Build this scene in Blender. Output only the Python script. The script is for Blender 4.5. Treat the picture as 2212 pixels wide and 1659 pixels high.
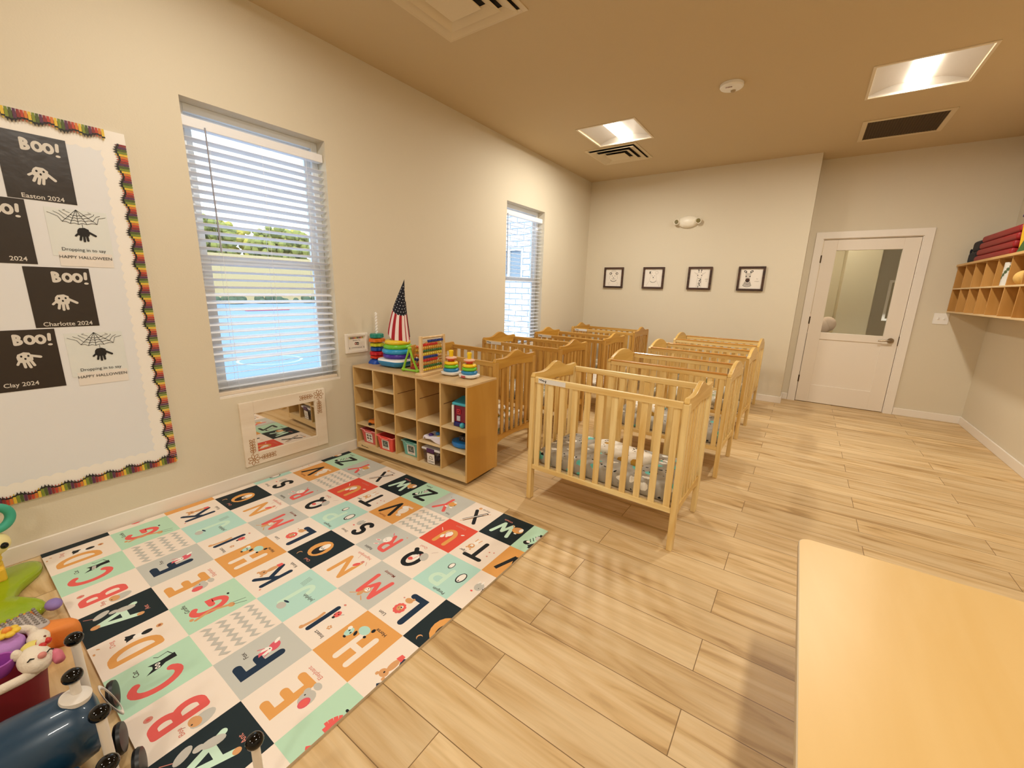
import bpy, bmesh, math, random
from mathutils import Vector, Matrix
random.seed(7)
for _o in list(bpy.data.objects): bpy.data.objects.remove(_o)
SC = bpy.context.scene
COL = SC.collection
# ------------------------------------------------------------------ camera
cam_d = bpy.data.cameras.new('camera'); cam = bpy.data.objects.new('camera', cam_d); COL.objects.link(cam)
cam_d.sensor_fit = 'HORIZONTAL'; cam_d.sensor_width = 36.0; cam_d.lens = 891.72*36/2212
cam_d.clip_start = 0.02; cam_d.clip_end = 300
RM = Matrix(((0.8187312, -0.1500957, 0.5542116), (0.5735649, 0.1692394, -0.8014870), (0.0265053, 0.9740787, 0.2246512)))
cam.matrix_world = Matrix.Translation((2.9419, 0.0, 1.3548)) @ RM.to_4x4()
SC.camera = cam
# ------------------------------------------------------------------ world, view
SC.view_settings.view_transform = 'Standard'; SC.view_settings.look = 'None'
SC.view_settings.gamma = 1.0; SC.view_settings.use_curve_mapping = False
SC.view_settings.exposure = 1.68
W = bpy.data.worlds.new('world'); SC.world = W; W.use_nodes = True
W.node_tree.nodes['Background'].inputs[0].default_value = (0.76, 0.87, 1.0, 1)
W.node_tree.nodes['Background'].inputs[1].default_value = 0.85
LAMP_RGB = (1.0, 0.955, 0.85); LAMP_W = 18.5; LAMP_FAR = 29.0
sun_d = bpy.data.lights.new('sun', 'SUN'); sun = bpy.data.objects.new('sun', sun_d); COL.objects.link(sun)
sun_d.energy = 1.0; sun_d.angle = 0.02; sun_d.color = (1, 0.96, 0.88)
sun.rotation_euler = (math.radians(50), 0, math.radians(22)); sun.location = (-6, 6, 9)

# ------------------------------------------------------------------ materials
def lin(h):
    h = h.lstrip('#'); c = [int(h[i:i+2], 16)/255 for i in (0, 2, 4)]
    return tuple((x/12.92 if x <= .04045 else ((x+.055)/1.055)**2.4) for x in c)
MATS = {}
def mat(name, hexc, rough=.6, metal=0., spec=.5, emit=None, bump=0, bscale=200, coat=0, trans=0):
    if name in MATS: return MATS[name]
    m = bpy.data.materials.new(name); m.use_nodes = True; nt = m.node_tree; b = nt.nodes['Principled BSDF']
    c = lin(hexc); b.inputs['Base Color'].default_value = (*c, 1)
    b.inputs['Roughness'].default_value = rough; b.inputs['Metallic'].default_value = metal
    b.inputs['Specular IOR Level'].default_value = spec; b.inputs['Coat Weight'].default_value = coat
    if trans: b.inputs['Transmission Weight'].default_value = trans
    if emit: b.inputs['Emission Color'].default_value = (*emit[0], 1); b.inputs['Emission Strength'].default_value = emit[1]
    if bump:
        n = nt.nodes.new('ShaderNodeTexNoise'); n.inputs['Scale'].default_value = bscale; n.inputs['Detail'].default_value = 3
        t = nt.nodes.new('ShaderNodeTexCoord'); nt.links.new(t.outputs['Object'], n.inputs['Vector'])
        bp = nt.nodes.new('ShaderNodeBump'); bp.inputs['Strength'].default_value = bump; bp.inputs['Distance'].default_value = .002
        nt.links.new(n.outputs['Fac'], bp.inputs['Height']); nt.links.new(bp.outputs['Normal'], b.inputs['Normal'])
    MATS[name] = m; return m
def wood(name, ca, cb, axis='z', rough=.45, scale=9, stretch=14, coat=0., contrast=(.35, .7)):
    if name in MATS: return MATS[name]
    m = bpy.data.materials.new(name); m.use_nodes = True; nt = m.node_tree; b = nt.nodes['Principled BSDF']
    t = nt.nodes.new('ShaderNodeTexCoord'); mp = nt.nodes.new('ShaderNodeMapping')
    s = {'x': (1/stretch*scale, scale, scale), 'y': (scale, scale/stretch, scale), 'z': (scale, scale, scale/stretch)}[axis]
    mp.inputs['Scale'].default_value = s
    oi = nt.nodes.new('ShaderNodeObjectInfo'); va = nt.nodes.new('ShaderNodeVectorMath'); va.operation = 'ADD'
    sc = nt.nodes.new('ShaderNodeVectorMath'); sc.operation = 'SCALE'; sc.inputs['Scale'].default_value = 1.7
    nt.links.new(oi.outputs['Location'], sc.inputs[0])
    nt.links.new(t.outputs['Object'], va.inputs[0]); nt.links.new(sc.outputs[0], va.inputs[1]); nt.links.new(va.outputs[0], mp.inputs['Vector'])
    n = nt.nodes.new('ShaderNodeTexNoise'); n.inputs['Scale'].default_value = 1.0; n.inputs['Detail'].default_value = 5; n.inputs['Distortion'].default_value = 1.2
    nt.links.new(mp.outputs[0], n.inputs['Vector'])
    r = nt.nodes.new('ShaderNodeValToRGB'); r.color_ramp.elements[0].position = contrast[0]; r.color_ramp.elements[1].position = contrast[1]
    r.color_ramp.elements[0].color = (*lin(ca), 1); r.color_ramp.elements[1].color = (*lin(cb), 1)
    nt.links.new(n.outputs['Fac'], r.inputs[0]); nt.links.new(r.outputs[0], b.inputs['Base Color'])
    b.inputs['Roughness'].default_value = rough; b.inputs['Coat Weight'].default_value = coat; b.inputs['Coat Roughness'].default_value = .25
    MATS[name] = m; return m

WALL = mat('wall_paint', 'DCD1BB', .75, bump=.25, bscale=120, spec=.3)
CEIL = mat('ceiling_paint', 'CDB894', .9, bump=.15, bscale=90, spec=.2)
TRIM = mat('trim_paint', 'EFE6DA', .4)
DOORP = mat('door_paint', 'ECE1D2', .35)
VINYL = mat('window_vinyl', 'EEF0F2', .35)
BLINDW = mat('blind_white', 'F4F4F8', .45)
def translucent(m, amt):
    nt = m.node_tree; out = [n for n in nt.nodes if n.type == 'OUTPUT_MATERIAL'][0]; b = nt.nodes['Principled BSDF']
    tl = nt.nodes.new('ShaderNodeBsdfTranslucent'); tl.inputs[0].default_value = b.inputs['Base Color'].default_value; mx = nt.nodes.new('ShaderNodeMixShader'); mx.inputs[0].default_value = amt
    nt.links.new(b.outputs[0], mx.inputs[1]); nt.links.new(tl.outputs[0], mx.inputs[2]); nt.links.new(mx.outputs[0], out.inputs[0])
SLATW = mat('slat_white', 'F6F6FA', .5); translucent(SLATW, .12)
WHITE = mat('white_plastic', 'F2EEE8', .35)
METAL = mat('satin_nickel', '9A8A74', .3, metal=1)
DARKM = mat('dark_metal', '4A3A28', .45, metal=.8)
BLACK = mat('black', '0B0B0E', .4)
BLACKG = mat('glossy_black', '030305', .06, spec=.4)
MIRROR = mat('mirror_glass', 'E6E2DC', .02, metal=1)
BIRCH_P = wood('birch_panel', 'CFA566', 'DDB87C', 'z', .45, 5, 6)
BIRCH_E = wood('birch_edge', 'D9BC8B', 'E5CB9E', 'x', .5, 12, 10)
BIRCH_SIDE = wood('birch_side', 'BF8B38', 'CD9B4A', 'z', .42, 4, 5)
PINE_Z = wood('pine_z', 'DCB368', 'F3DA9E', 'z', .38, 16, 14, .2)
PINE_X = wood('pine_x', 'DCB368', 'F3DA9E', 'x', .38, 16, 14, .2)
PINE_Y = wood('pine_y', 'D2A654', 'E7C276', 'y', .38, 16, 14, .2)
HONEY_Z = wood('honey_z', 'C08C3E', 'D9AE60', 'z', .36, 16, 14, .2)
HONEY_X = wood('honey_x', 'C08C3E', 'D9AE60', 'x', .36, 16, 14, .2)
HONEY_Y = wood('honey_y', 'BA842E', 'D3A34A', 'y', .36, 16, 14, .2)
RAILCAP = wood('rail_cap', 'BE8136', 'D29A4C', 'x', .12, 16, 14, .8)
TABLE = wood('maple_laminate', 'D8B06C', 'E3C083', 'y', .38, 3.2, 5)
TABLE_EDGE = mat('table_edge_band', 'C9B79A', .5)
ABW = wood('abacus_wood', 'D2AE78', 'E6C798', 'z', .5, 14, 10)
FRAMEW = wood('frame_walnut', '2E1A10', '563522', 'x', .5, 30, 8)
def glassmat(name, tint=(.93, .97, .97), refl=.08, rough=0.0):
    m = bpy.data.materials.new(name); m.use_nodes = True; nt = m.node_tree
    for n in list(nt.nodes):
        if n.type != 'OUTPUT_MATERIAL': nt.nodes.remove(n)
    out = [n for n in nt.nodes if n.type == 'OUTPUT_MATERIAL'][0]
    tr = nt.nodes.new('ShaderNodeBsdfTransparent'); tr.inputs[0].default_value = (*tint, 1)
    gl = nt.nodes.new('ShaderNodeBsdfGlossy'); gl.inputs['Roughness'].default_value = rough
    lw0 = nt.nodes.new('ShaderNodeLayerWeight'); pw = nt.nodes.new('ShaderNodeMath'); pw.operation = 'POWER'; pw.inputs[1].default_value = 5; nt.links.new(lw0.outputs['Facing'], pw.inputs[0])
    lw = nt.nodes.new('ShaderNodeMath'); lw.operation = 'MULTIPLY_ADD'; nt.links.new(pw.outputs[0], lw.inputs[0]); lw.inputs[1].default_value = .9; lw.inputs[2].default_value = .04
    mx = nt.nodes.new('ShaderNodeMixShader')
    nt.links.new(lw.outputs[0], mx.inputs[0]); nt.links.new(tr.outputs[0], mx.inputs[1]); nt.links.new(gl.outputs[0], mx.inputs[2])
    nt.links.new(mx.outputs[0], out.inputs[0]); MATS[name] = m; return m
GLASS = glassmat('window_glass')
CLEARP = glassmat('clear_plastic', (.95, .93, .95))

# ------------------------------------------------------------------ helpers
def prop(o, label=None, cat=None, group=None, kind=None):
    if label: o['label'] = label
    if cat: o['category'] = cat
    if group: o['group'] = group
    if kind: o['kind'] = kind
    return o
def empty(name, loc=(0, 0, 0), rz=0, label=None, cat=None, group=None, kind=None, parent=None):
    o = bpy.data.objects.new(name, None); COL.objects.link(o); o.empty_display_size = .05
    o.location = loc; o.rotation_euler = (0, 0, rz); o.parent = parent
    return prop(o, label, cat, group, kind)
class MB:
    def __init__(s): s.v = []; s.f = []; s.mi = []; s.mats = []; s.m = 0
    def use(s, m):
        if m not in s.mats: s.mats.append(m)
        s.m = s.mats.index(m); return s
    def add(s, vs, fs):
        k = len(s.v); s.v += [tuple(v) for v in vs]; s.f += [[i+k for i in f] for f in fs]; s.mi += [s.m]*len(fs); return s
    def box(s, x0, y0, z0, x1, y1, z1):
        return s.add([(x0, y0, z0), (x1, y0, z0), (x1, y1, z0), (x0, y1, z0), (x0, y0, z1), (x1, y0, z1), (x1, y1, z1), (x0, y1, z1)],
                     [(3, 2, 1, 0), (4, 5, 6, 7), (0, 1, 5, 4), (1, 2, 6, 5), (2, 3, 7, 6), (3, 0, 4, 7)])
    def cyl(s, p0, p1, r0, r1=None, n=16, caps=True):
        r1 = r0 if r1 is None else r1
        p0 = Vector(p0); p1 = Vector(p1); d = (p1-p0).normalized(); a = d.orthogonal().normalized(); b = d.cross(a)
        vs = []
        for p, r in ((p0, r0), (p1, r1)):
            for i in range(n):
                t = 2*math.pi*i/n; vs.append(p+a*r*math.cos(t)+b*r*math.sin(t))
        fs = [(i, (i+1) % n, n+(i+1) % n, n+i) for i in range(n)]
        if caps: fs += [tuple(range(n-1, -1, -1)), tuple(range(n, 2*n))]
        return s.add(vs, fs)
    def lathe(s, prof, c=(0, 0, 0), axis=(0, 0, 1), n=24, sx=1, sy=1, rfun=None):
        c = Vector(c); d = Vector(axis).normalized()
        a = Vector((1, 0, 0)) if abs(d.z) > .99 else d.orthogonal().normalized(); b = d.cross(a)
        vs = []; fs = []; m = len(prof)
        for r, h in prof:
            for i in range(n):
                t = 2*math.pi*i/n; q = r*(rfun(t) if rfun else 1)
                vs.append(c+d*h+a*q*sx*math.cos(t)+b*q*sy*math.sin(t))
        for j in range(m-1):
            for i in range(n): fs.append((j*n+i, j*n+(i+1) % n, (j+1)*n+(i+1) % n, (j+1)*n+i))
        fs.append(tuple(range(n-1, -1, -1))); fs.append(tuple(range((m-1)*n, m*n)))
        return s.add(vs, fs)
    def sphere(s, c, r, n=16, m=10, sc=(1, 1, 1), R=None):
        vs = []; fs = []; c = Vector(c)
        for j in range(m+1):
            p = math.pi*(j/m-.5); p = max(-math.pi/2+.02, min(math.pi/2-.02, p))
            for i in range(n):
                t = 2*math.pi*i/n; q = Vector((r*sc[0]*math.cos(p)*math.cos(t), r*sc[1]*math.cos(p)*math.sin(t), r*sc[2]*math.sin(p)))
                if R: q = R @ q
                vs.append(c+q)
        for j in range(m):
            for i in range(n): fs.append((j*n+i, j*n+(i+1) % n, (j+1)*n+(i+1) % n, (j+1)*n+i))
        fs.append(tuple(range(n-1, -1, -1))); fs.append(tuple(range(m*n, (m+1)*n)))
        return s.add(vs, fs)
    def torus(s, c, R, r, axis=(0, 0, 1), n=32, m=12, sz=1, a0=0, a1=2*math.pi):
        c = Vector(c); d = Vector(axis).normalized(); a = d.orthogonal().normalized(); b = d.cross(a); vs = []; fs = []
        full = abs(a1-a0-2*math.pi) < 1e-3; N = n if full else n+1
        for i in range(N):
            t = a0+(a1-a0)*i/n; e = a*math.cos(t)+b*math.sin(t)
            for j in range(m):
                u = 2*math.pi*j/m; vs.append(c+e*(R+r*math.cos(u))+d*(r*sz*math.sin(u)))
        for i in range(n):
            for j in range(m):
                i2 = (i+1) % N; fs.append((i*m+j, i2*m+j, i2*m+(j+1) % m, i*m+(j+1) % m))
        if not full: fs.append(tuple(range(m-1, -1, -1))); fs.append(tuple(range(n*m, n*m+m)))
        return s.add(vs, fs)
    def tube(s, pts, r, n=10):
        pts = [Vector(p) for p in pts]; vs = []; fs = []; prev = None
        rr = r if isinstance(r, (list, tuple)) else [r]*len(pts)
        for i, p in enumerate(pts):
            d = (pts[min(i+1, len(pts)-1)]-pts[max(i-1, 0)]).normalized()
            a = d.orthogonal().normalized() if prev is None else (prev-d*prev.dot(d)).normalized()
            prev = a; b = d.cross(a)
            for k in range(n):
                t = 2*math.pi*k/n; vs.append(p+a*rr[i]*math.cos(t)+b*rr[i]*math.sin(t))
        for i in range(len(pts)-1):
            for k in range(n): fs.append((i*n+k, i*n+(k+1) % n, (i+1)*n+(k+1) % n, (i+1)*n+k))
        fs.append(tuple(range(n-1, -1, -1))); fs.append(tuple(range((len(pts)-1)*n, len(pts)*n)))
        return s.add(vs, fs)
    def prism(s, poly, O, U, V, N, d):
        """extrude a 2-D polygon given in frame O,U,V by d along N"""
        O = Vector(O); U = Vector(U); V = Vector(V); N = Vector(N); k = len(poly)
        vs = [O+U*p[0]+V*p[1] for p in poly]+[O+U*p[0]+V*p[1]+N*d for p in poly]
        fs = [tuple(range(k-1, -1, -1)), tuple(range(k, 2*k))]+[(i, (i+1) % k, k+(i+1) % k, k+i) for i in range(k)]
        return s.add(vs, fs)
    def frame(s, x0, z0, x1, z1, w, O, U, V, N, d, wb=None):
        wb = w if wb is None else wb
        for a in ((x0, z0, x0+w, z1), (x1-w, z0, x1, z1), (x0+w, z0, x1-w, z0+wb), (x0+w, z1-w, x1-w, z1)):
            s.prism([(a[0], a[1]), (a[2], a[1]), (a[2], a[3]), (a[0], a[3])], O, U, V, N, d)
        return s
    def build(s, name, m=None, parent=None, smooth=False, bevel=0, seg=2, sub=0, loc=None, rz=0, label=None, cat=None, group=None, kind=None):
        me = bpy.data.meshes.new(name); me.from_pydata(s.v, [], s.f)
        ms = s.mats if s.mats else [m]
        for q in ms: me.materials.append(q)
        me.polygons.foreach_set('material_index', s.mi); me.update()
        b = bmesh.new(); b.from_mesh(me); bmesh.ops.recalc_face_normals(b, faces=b.faces); b.to_mesh(me); b.free()
        o = bpy.data.objects.new(name, me); COL.objects.link(o); o.parent = parent
        if loc: o.location = loc
        if rz: o.rotation_euler = (0, 0, rz)
        if smooth:
            me.polygons.foreach_set('use_smooth', [True]*len(me.polygons))
            if smooth == 'auto': me.set_sharp_from_angle(angle=math.radians(40))
        if bevel:
            md = o.modifiers.new('bevel', 'BEVEL'); md.width = bevel; md.segments = seg; md.limit_method = 'ANGLE'; md.angle_limit = math.radians(40)
        if sub:
            md = o.modifiers.new('sub', 'SUBSURF'); md.levels = sub; md.render_levels = sub
        return prop(o, label, cat, group, kind)
def copy_tree(o, parent=None):
    c = o.copy(); COL.objects.link(c); c.parent = parent
    for ch in list(o.children): copy_tree(ch, c)
    return c
# flat printed ink: thin layered polygons in a frame, all one mesh
_TC = {}
def text_mesh(t, bold=0):
    k = (t, bold)
    if k in _TC: return _TC[k]
    cu = bpy.data.curves.new('t', 'FONT'); cu.body = t; cu.size = 1; cu.offset = bold; cu.resolution_u = 3
    ob = bpy.data.objects.new('t', cu); COL.objects.link(ob); dg = bpy.context.evaluated_depsgraph_get(); dg.update()
    me = bpy.data.meshes.new_from_object(ob.evaluated_get(dg)); vs = [(v.co.x, v.co.y) for v in me.vertices]; fs = [list(p.vertices) for p in me.polygons]
    bpy.data.objects.remove(ob); bpy.data.meshes.remove(me)
    w = max([v[0] for v in vs] or [1]); _TC[k] = (vs, fs, w); return _TC[k]
class Ink:
    def __init__(s, mb, O, U, V, N, step=4e-5, start=2e-4): s.mb = mb; s.O = Vector(O); s.U = Vector(U); s.V = Vector(V); s.N = Vector(N); s.k = start; s.step = step
    def P(s, x, y): return s.O+s.U*x+s.V*y+s.N*s.k
    def nxt(s): s.k += s.step
    def poly(s, pts, m):
        s.mb.use(m); s.nxt(); s.mb.add([s.P(*p) for p in pts], [tuple(range(len(pts)))]); return s
    def rect(s, x0, y0, x1, y1, m): return s.poly([(x0, y0), (x1, y0), (x1, y1), (x0, y1)], m)
    def ell(s, cx, cy, rx, ry, m, rot=0, n=20, a0=0, a1=2*math.pi):
        c, q = math.cos(rot), math.sin(rot); pts = []
        for i in range(n+(0 if a1-a0 > 6.28 else 1)):
            t = a0+(a1-a0)*i/n; x = rx*math.cos(t); y = ry*math.sin(t); pts.append((cx+x*c-y*q, cy+x*q+y*c))
        return s.poly(pts, m)
    def stroke(s, pts, w, m, cap=True):
        """one ribbon with mitred joints and half-round ends (no overlapping pieces)"""
        s.mb.use(m); s.nxt(); P = [p for k, p in enumerate(pts) if k == 0 or math.dist(p, pts[k-1]) > 1e-6]; n = len(P)
        closed = n > 3 and math.dist(P[0], P[-1]) < 1e-6
        if closed: P = P[:-1]; n -= 1
        L_, R_ = [], []
        for k in range(n):
            a = P[k-1] if (k or closed) else None; c = P[(k+1) % n] if (k < n-1 or closed) else None; q = P[k]; ds = []
            for u, v in ((a, q), (q, c)):
                if u is None or v is None: continue
                l = math.dist(u, v); ds.append(((v[0]-u[0])/l, (v[1]-u[1])/l))
            dx, dy = sum(d[0] for d in ds), sum(d[1] for d in ds); l = math.hypot(dx, dy)
            if l < 1e-6: dx, dy = ds[0]; l = 1
            dx /= l; dy /= l; cs = max(.55, abs(dx*ds[0][0]+dy*ds[0][1])); h = w/2/cs
            L_.append((q[0]-dy*h, q[1]+dx*h)); R_.append((q[0]+dy*h, q[1]-dx*h))
        s.mb.add([s.P(*p) for p in L_]+[s.P(*p) for p in R_], [(k, n+k, n+(k+1) % n, (k+1) % n) for k in range(n if closed else n-1)])
        if cap and not closed:
            for q, o in ((P[0], P[1]), (P[-1], P[-2])):
                a = math.atan2(q[1]-o[1], q[0]-o[0]); s.mb.add([s.P(q[0]+w/2*math.cos(a+(t-4)*math.pi/8), q[1]+w/2*math.sin(a+(t-4)*math.pi/8)) for t in range(9)], [tuple(range(9))])
        return s
    def arc(s, cx, cy, rx, ry, a0, a1, w, m, n=16):
        return s.stroke([(cx+rx*math.cos(math.radians(a0+(a1-a0)*i/n)), cy+ry*math.sin(math.radians(a0+(a1-a0)*i/n))) for i in range(n+1)], w, m)
    def text(s, t, x, y, size, m, rot=0, align='c', bold=0):
        vs, fs, w = text_mesh(t, bold); s.mb.use(m); s.nxt(); c, q = math.cos(rot), math.sin(rot)
        off = {'c': -w/2, 'l': 0, 'r': -w}[align]
        s.mb.add([s.P(x+((vx+off)*c-(vy-.35)*q)*size, y+((vx+off)*q+(vy-.35)*c)*size) for vx, vy in vs], fs); return s

H = 2.959; D1 = 6.236; D2 = 6.572; XC = 2.847; XR = 4.566; YN = -3.2; WT = 0.16
# ------------------------------------------------------------------ floor
def floor_mat():
    m = bpy.data.materials.new('plank_floor'); m.use_nodes = True; nt = m.node_tree; b = nt.nodes['Principled BSDF']; L = nt.links.new
    t = nt.nodes.new('ShaderNodeTexCoord'); mp = nt.nodes.new('ShaderNodeMapping'); mp.inputs['Location'].default_value = (-2.203+1.2*4, -.7205+.1757*20, 0)
    L(t.outputs['Object'], mp.inputs['Vector'])
    br = nt.nodes.new('ShaderNodeTexBrick'); br.inputs['Scale'].default_value = 1; br.inputs['Brick Width'].default_value = 1.2; br.inputs['Row Height'].default_value = .1757
    br.inputs['Mortar Size'].default_value = .0016; br.inputs['Mortar Smooth'].default_value = .2; br.offset = .5; br.inputs['Bias'].default_value = 0
    br.inputs['Color1'].default_value = (0, 0, 0, 1); br.inputs['Color2'].default_value = (1, 1, 1, 1); br.inputs['Mortar'].default_value = (.5, .5, .5, 1)
    L(mp.outputs[0], br.inputs['Vector'])
    # per-plank offset for grain
    ad = nt.nodes.new('ShaderNodeVectorMath'); ad.operation = 'MULTIPLY_ADD'; L(br.outputs['Color'], ad.inputs[0]); ad.inputs[1].default_value = (7, 3, 5); L(t.outputs['Object'], ad.inputs[2])
    m2 = nt.nodes.new('ShaderNodeMapping'); m2.inputs['Scale'].default_value = (1.6, 13, 1); L(ad.outputs[0], m2.inputs['Vector'])
    n1 = nt.nodes.new('ShaderNodeTexNoise'); n1.inputs['Scale'].default_value = 1; n1.inputs['Detail'].default_value = 6; n1.inputs['Distortion'].default_value = 1.0; L(m2.outputs[0], n1.inputs['Vector'])
    r = nt.nodes.new('ShaderNodeValToRGB'); e = r.color_ramp.elements; e[0].position = .30; e[1].position = .62
    e[0].color = (*lin('AE8A58'), 1); e[1].color = (*lin('DFC498'), 1); x = r.color_ramp.elements.new(.42); x.color = (*lin('D1B07E'), 1)
    L(n1.outputs['Fac'], r.inputs[0])
    # plank tone
    r2 = nt.nodes.new('ShaderNodeValToRGB'); r2.color_ramp.elements[0].color = (.90, .88, .86, 1); r2.color_ramp.elements[1].color = (1.05, 1.04, 1.02, 1); L(br.outputs['Color'], r2.inputs[0])
    mu = nt.nodes.new('ShaderNodeMix'); mu.data_type = 'RGBA'; mu.blend_type = 'MULTIPLY'; mu.inputs[0].default_value = 1; L(r.outputs[0], mu.inputs[6]); L(r2.outputs[0], mu.inputs[7])
    m3 = nt.nodes.new('ShaderNodeMapping'); m3.inputs['Scale'].default_value = (4, 90, 1); L(ad.outputs[0], m3.inputs['Vector'])
    n3 = nt.nodes.new('ShaderNodeTexNoise'); n3.inputs['Scale'].default_value = 1; n3.inputs['Detail'].default_value = 3; L(m3.outputs[0], n3.inputs['Vector'])
    r3 = nt.nodes.new('ShaderNodeValToRGB'); r3.color_ramp.elements[0].color = (.90, .89, .87, 1); r3.color_ramp.elements[0].position = .3; r3.color_ramp.elements[1].position = .6; L(n3.outputs['Fac'], r3.inputs[0])
    mv = nt.nodes.new('ShaderNodeMix'); mv.data_type = 'RGBA'; mv.blend_type = 'MULTIPLY'; mv.inputs[0].default_value = .8; L(mu.outputs[2], mv.inputs[6]); L(r3.outputs[0], mv.inputs[7])
    mm = nt.nodes.new('ShaderNodeMix'); mm.data_type = 'RGBA'; L(br.outputs['Fac'], mm.inputs[0]); L(mv.outputs[2], mm.inputs[6]); mm.inputs[7].default_value = (*lin('7D5F38'), 1)
    L(mm.outputs[2], b.inputs['Base Color']); b.inputs['Roughness'].default_value = .42; b.inputs['Specular IOR Level'].default_value = .35
    bu = nt.nodes.new('ShaderNodeBump'); bu.inputs['Strength'].default_value = .25; bu.inputs['Distance'].default_value = .001; bu.invert = True; L(br.outputs['Fac'], bu.inputs['Height']); L(bu.outputs[0], b.inputs['Normal'])
    return m
MB().box(-WT, YN-WT, -.1, XR+WT, D2+WT, 0).build('floor', floor_mat(), kind='structure')

def holed(name, m, O, U, V, N, u1, v1, d, holes, u0=0, v0=0):
    """slab in frame with rectangular holes [(ua,va,ub,vb)]"""
    us = sorted({u0, u1, *[h[0] for h in holes], *[h[2] for h in holes]}); vs = sorted({v0, v1, *[h[1] for h in holes], *[h[3] for h in holes]})
    b = MB()
    O = Vector(O); U = Vector(U); V = Vector(V); N = Vector(N)
    inside = lambda a, c: any(h[0] < a < h[2] and h[1] < c < h[3] for h in holes)
    idx = {}; verts = []; faces = []
    def vid(i, j, k):
        if (i, j, k) not in idx:
            idx[(i, j, k)] = len(verts); verts.append(O+U*us[i]+V*vs[j]+N*(d*k))
        return idx[(i, j, k)]
    nu, nv = len(us)-1, len(vs)-1
    solid = [[not inside((us[i]+us[i+1])/2, (vs[j]+vs[j+1])/2) for j in range(nv)] for i in range(nu)]
    for i in range(nu):
        for j in range(nv):
            if not solid[i][j]: continue
            for k in (0, 1): faces.append((vid(i, j, k), vid(i+1, j, k), vid(i+1, j+1, k), vid(i, j+1, k)))
            for (di, dj, a, c) in ((-1, 0, (i, j), (i, j+1)), (1, 0, (i+1, j), (i+1, j+1)), (0, -1, (i, j), (i+1, j)), (0, 1, (i, j+1), (i+1, j+1))):
                x, y = i+di, j+dj
                if 0 <= x < nu and 0 <= y < nv and solid[x][y]: continue
                faces.append((vid(*a, 0), vid(*c, 0), vid(*c, 1), vid(*a, 1)))
    b.add(verts, faces)
    return b.build(name, m, kind='structure')
X, Y, Z = Vector((1, 0, 0)), Vector((0, 1, 0)), Vector((0, 0, 1))
W1 = (1.016, 1.856); W2 = (4.059, 4.899); WZ = (.623, 2.329)
holed('wall_left', WALL, (0, 0, 0), Y, Z, -X, D1+.3, H, WT, [(W1[0], WZ[0], W1[1], WZ[1]), (W2[0], WZ[0], W2[1], WZ[1])], u0=YN)
MB().box(0, D1, 0, XC, D2+WT, H).build('wall_far', WALL, kind='structure')
DX0, DX1, DZ = 3.009, 3.894, 2.04
holed('wall_door', WALL, (0, D2, 0), X, Z, Y, XR, H, .12, [(DX0-.02, -.01, DX1+.02, DZ+.02)], u0=XC, v0=0)
MB().box(XR, YN, 0, XR+WT, D2+.12, H).build('wall_right', WALL, kind='structure')
MB().box(-WT, YN-WT, 0, XR+WT, YN, H).build('wall_near', WALL, kind='structure')
LIGHTS = [(.741, 4.196), (3.084, 4.20), (.741, .65), (3.084, .65), (.741, -2.4), (3.084, -2.4)]
LS = .618
holed('ceiling', CEIL, (0, 0, H), X, Y, Z, XR, D2+.12, .12, [(x+.02, y+.02, x+LS-.02, y+LS-.02) for x, y in LIGHTS], u0=0, v0=YN)
# baseboards
BH, BT = .086, .014
def base(name, x0, y0, x1, y1): MB().box(x0, y0, 0, x1, y1, BH).build(name, TRIM, kind='structure', bevel=.004)
base('baseboard_left', 0, YN, BT, D1); base('baseboard_far', BT, D1-BT, XC+BT, D1)
base('baseboard_return', XC, D1, XC+BT, D2); base('baseboard_door_left', XC+BT, D2-BT, 2.918, D2)
base('baseboard_door_right', 3.986, D2-BT, XR, D2); base('baseboard_right', XR-BT, YN, XR, D2-BT)
# ------------------------------------------------------------------ door with casing
b = MB()
b.prism([(2.92, 0), (3.0, 0), (3.0, 2.052), (3.903, 2.052), (3.903, 0), (3.984, 0), (3.984, 2.13), (2.92, 2.13)], (0, D2, 0), X, Z, -Y, .018)
b.build('trim_1', TRIM, kind='structure', bevel=.002)
b = MB(); b.prism([(2.992, 0), (3.006, 0), (3.006, 2.045), (3.897, 2.045), (3.897, 0), (3.911, 0), (3.911, 2.058), (2.992, 2.058)], (0, D2-.002, 0), X, Z, Y, .12); b.build('trim_2', TRIM, kind='structure')
door = empty('door_1', (DX0, D2, 0), kind='structure')
dw = DX1-DX0
def L3(o, x, y, z): return (x, y, z)
b = MB(); gx0, gx1, gz0, gz1 = .139, .744, .92, 1.914
px0, px1, pz0, pz1 = .135, .742, .24, .834
# leaf built as frame boards around the glass and the recessed panel
for a in ((.002, .008, .139, 2.036), (.742, .008, dw-.002, 2.036)): b.box(a[0], 0, a[1], a[2], .042, a[3])
b.box(.139, 0, 1.914, .742, .042, 2.036); b.box(.139, 0, .834, .742, .042, .92); b.box(.139, 0, .008, .742, .042, .24)
b.build('door_frame', DOORP, door, bevel=.002)
MB().box(.135, .010, .236, .746, .034, .838).build('panel', DOORP, door)
MB().box(.135, .016, .916, .746, .022, 1.918).build('glass_pane', GLASS, door)
b = MB(); b.cyl((.815, -.002, .874), (.815, -.014, .874), .031, n=24); b.cyl((.815, -.014, .874), (.815, -.05, .874), .011)
b.tube([(.82, -.05, .874), (.79, -.052, .875), (.74, -.05, .872), (.70, -.046, .866)], [.011, .011, .009, .008]); b.build('handle', METAL, door, smooth='auto', label='satin nickel lever handle')
MB().box(dw-.004, -.003, .82, dw+.004, .02, .93).build('latch_plate', DARKM, door)
for z in (.26, 1.02, 1.77): MB().box(-.008, -.006, z, .006, .004, z+.09).build('hinge', DARKM, door)
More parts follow.
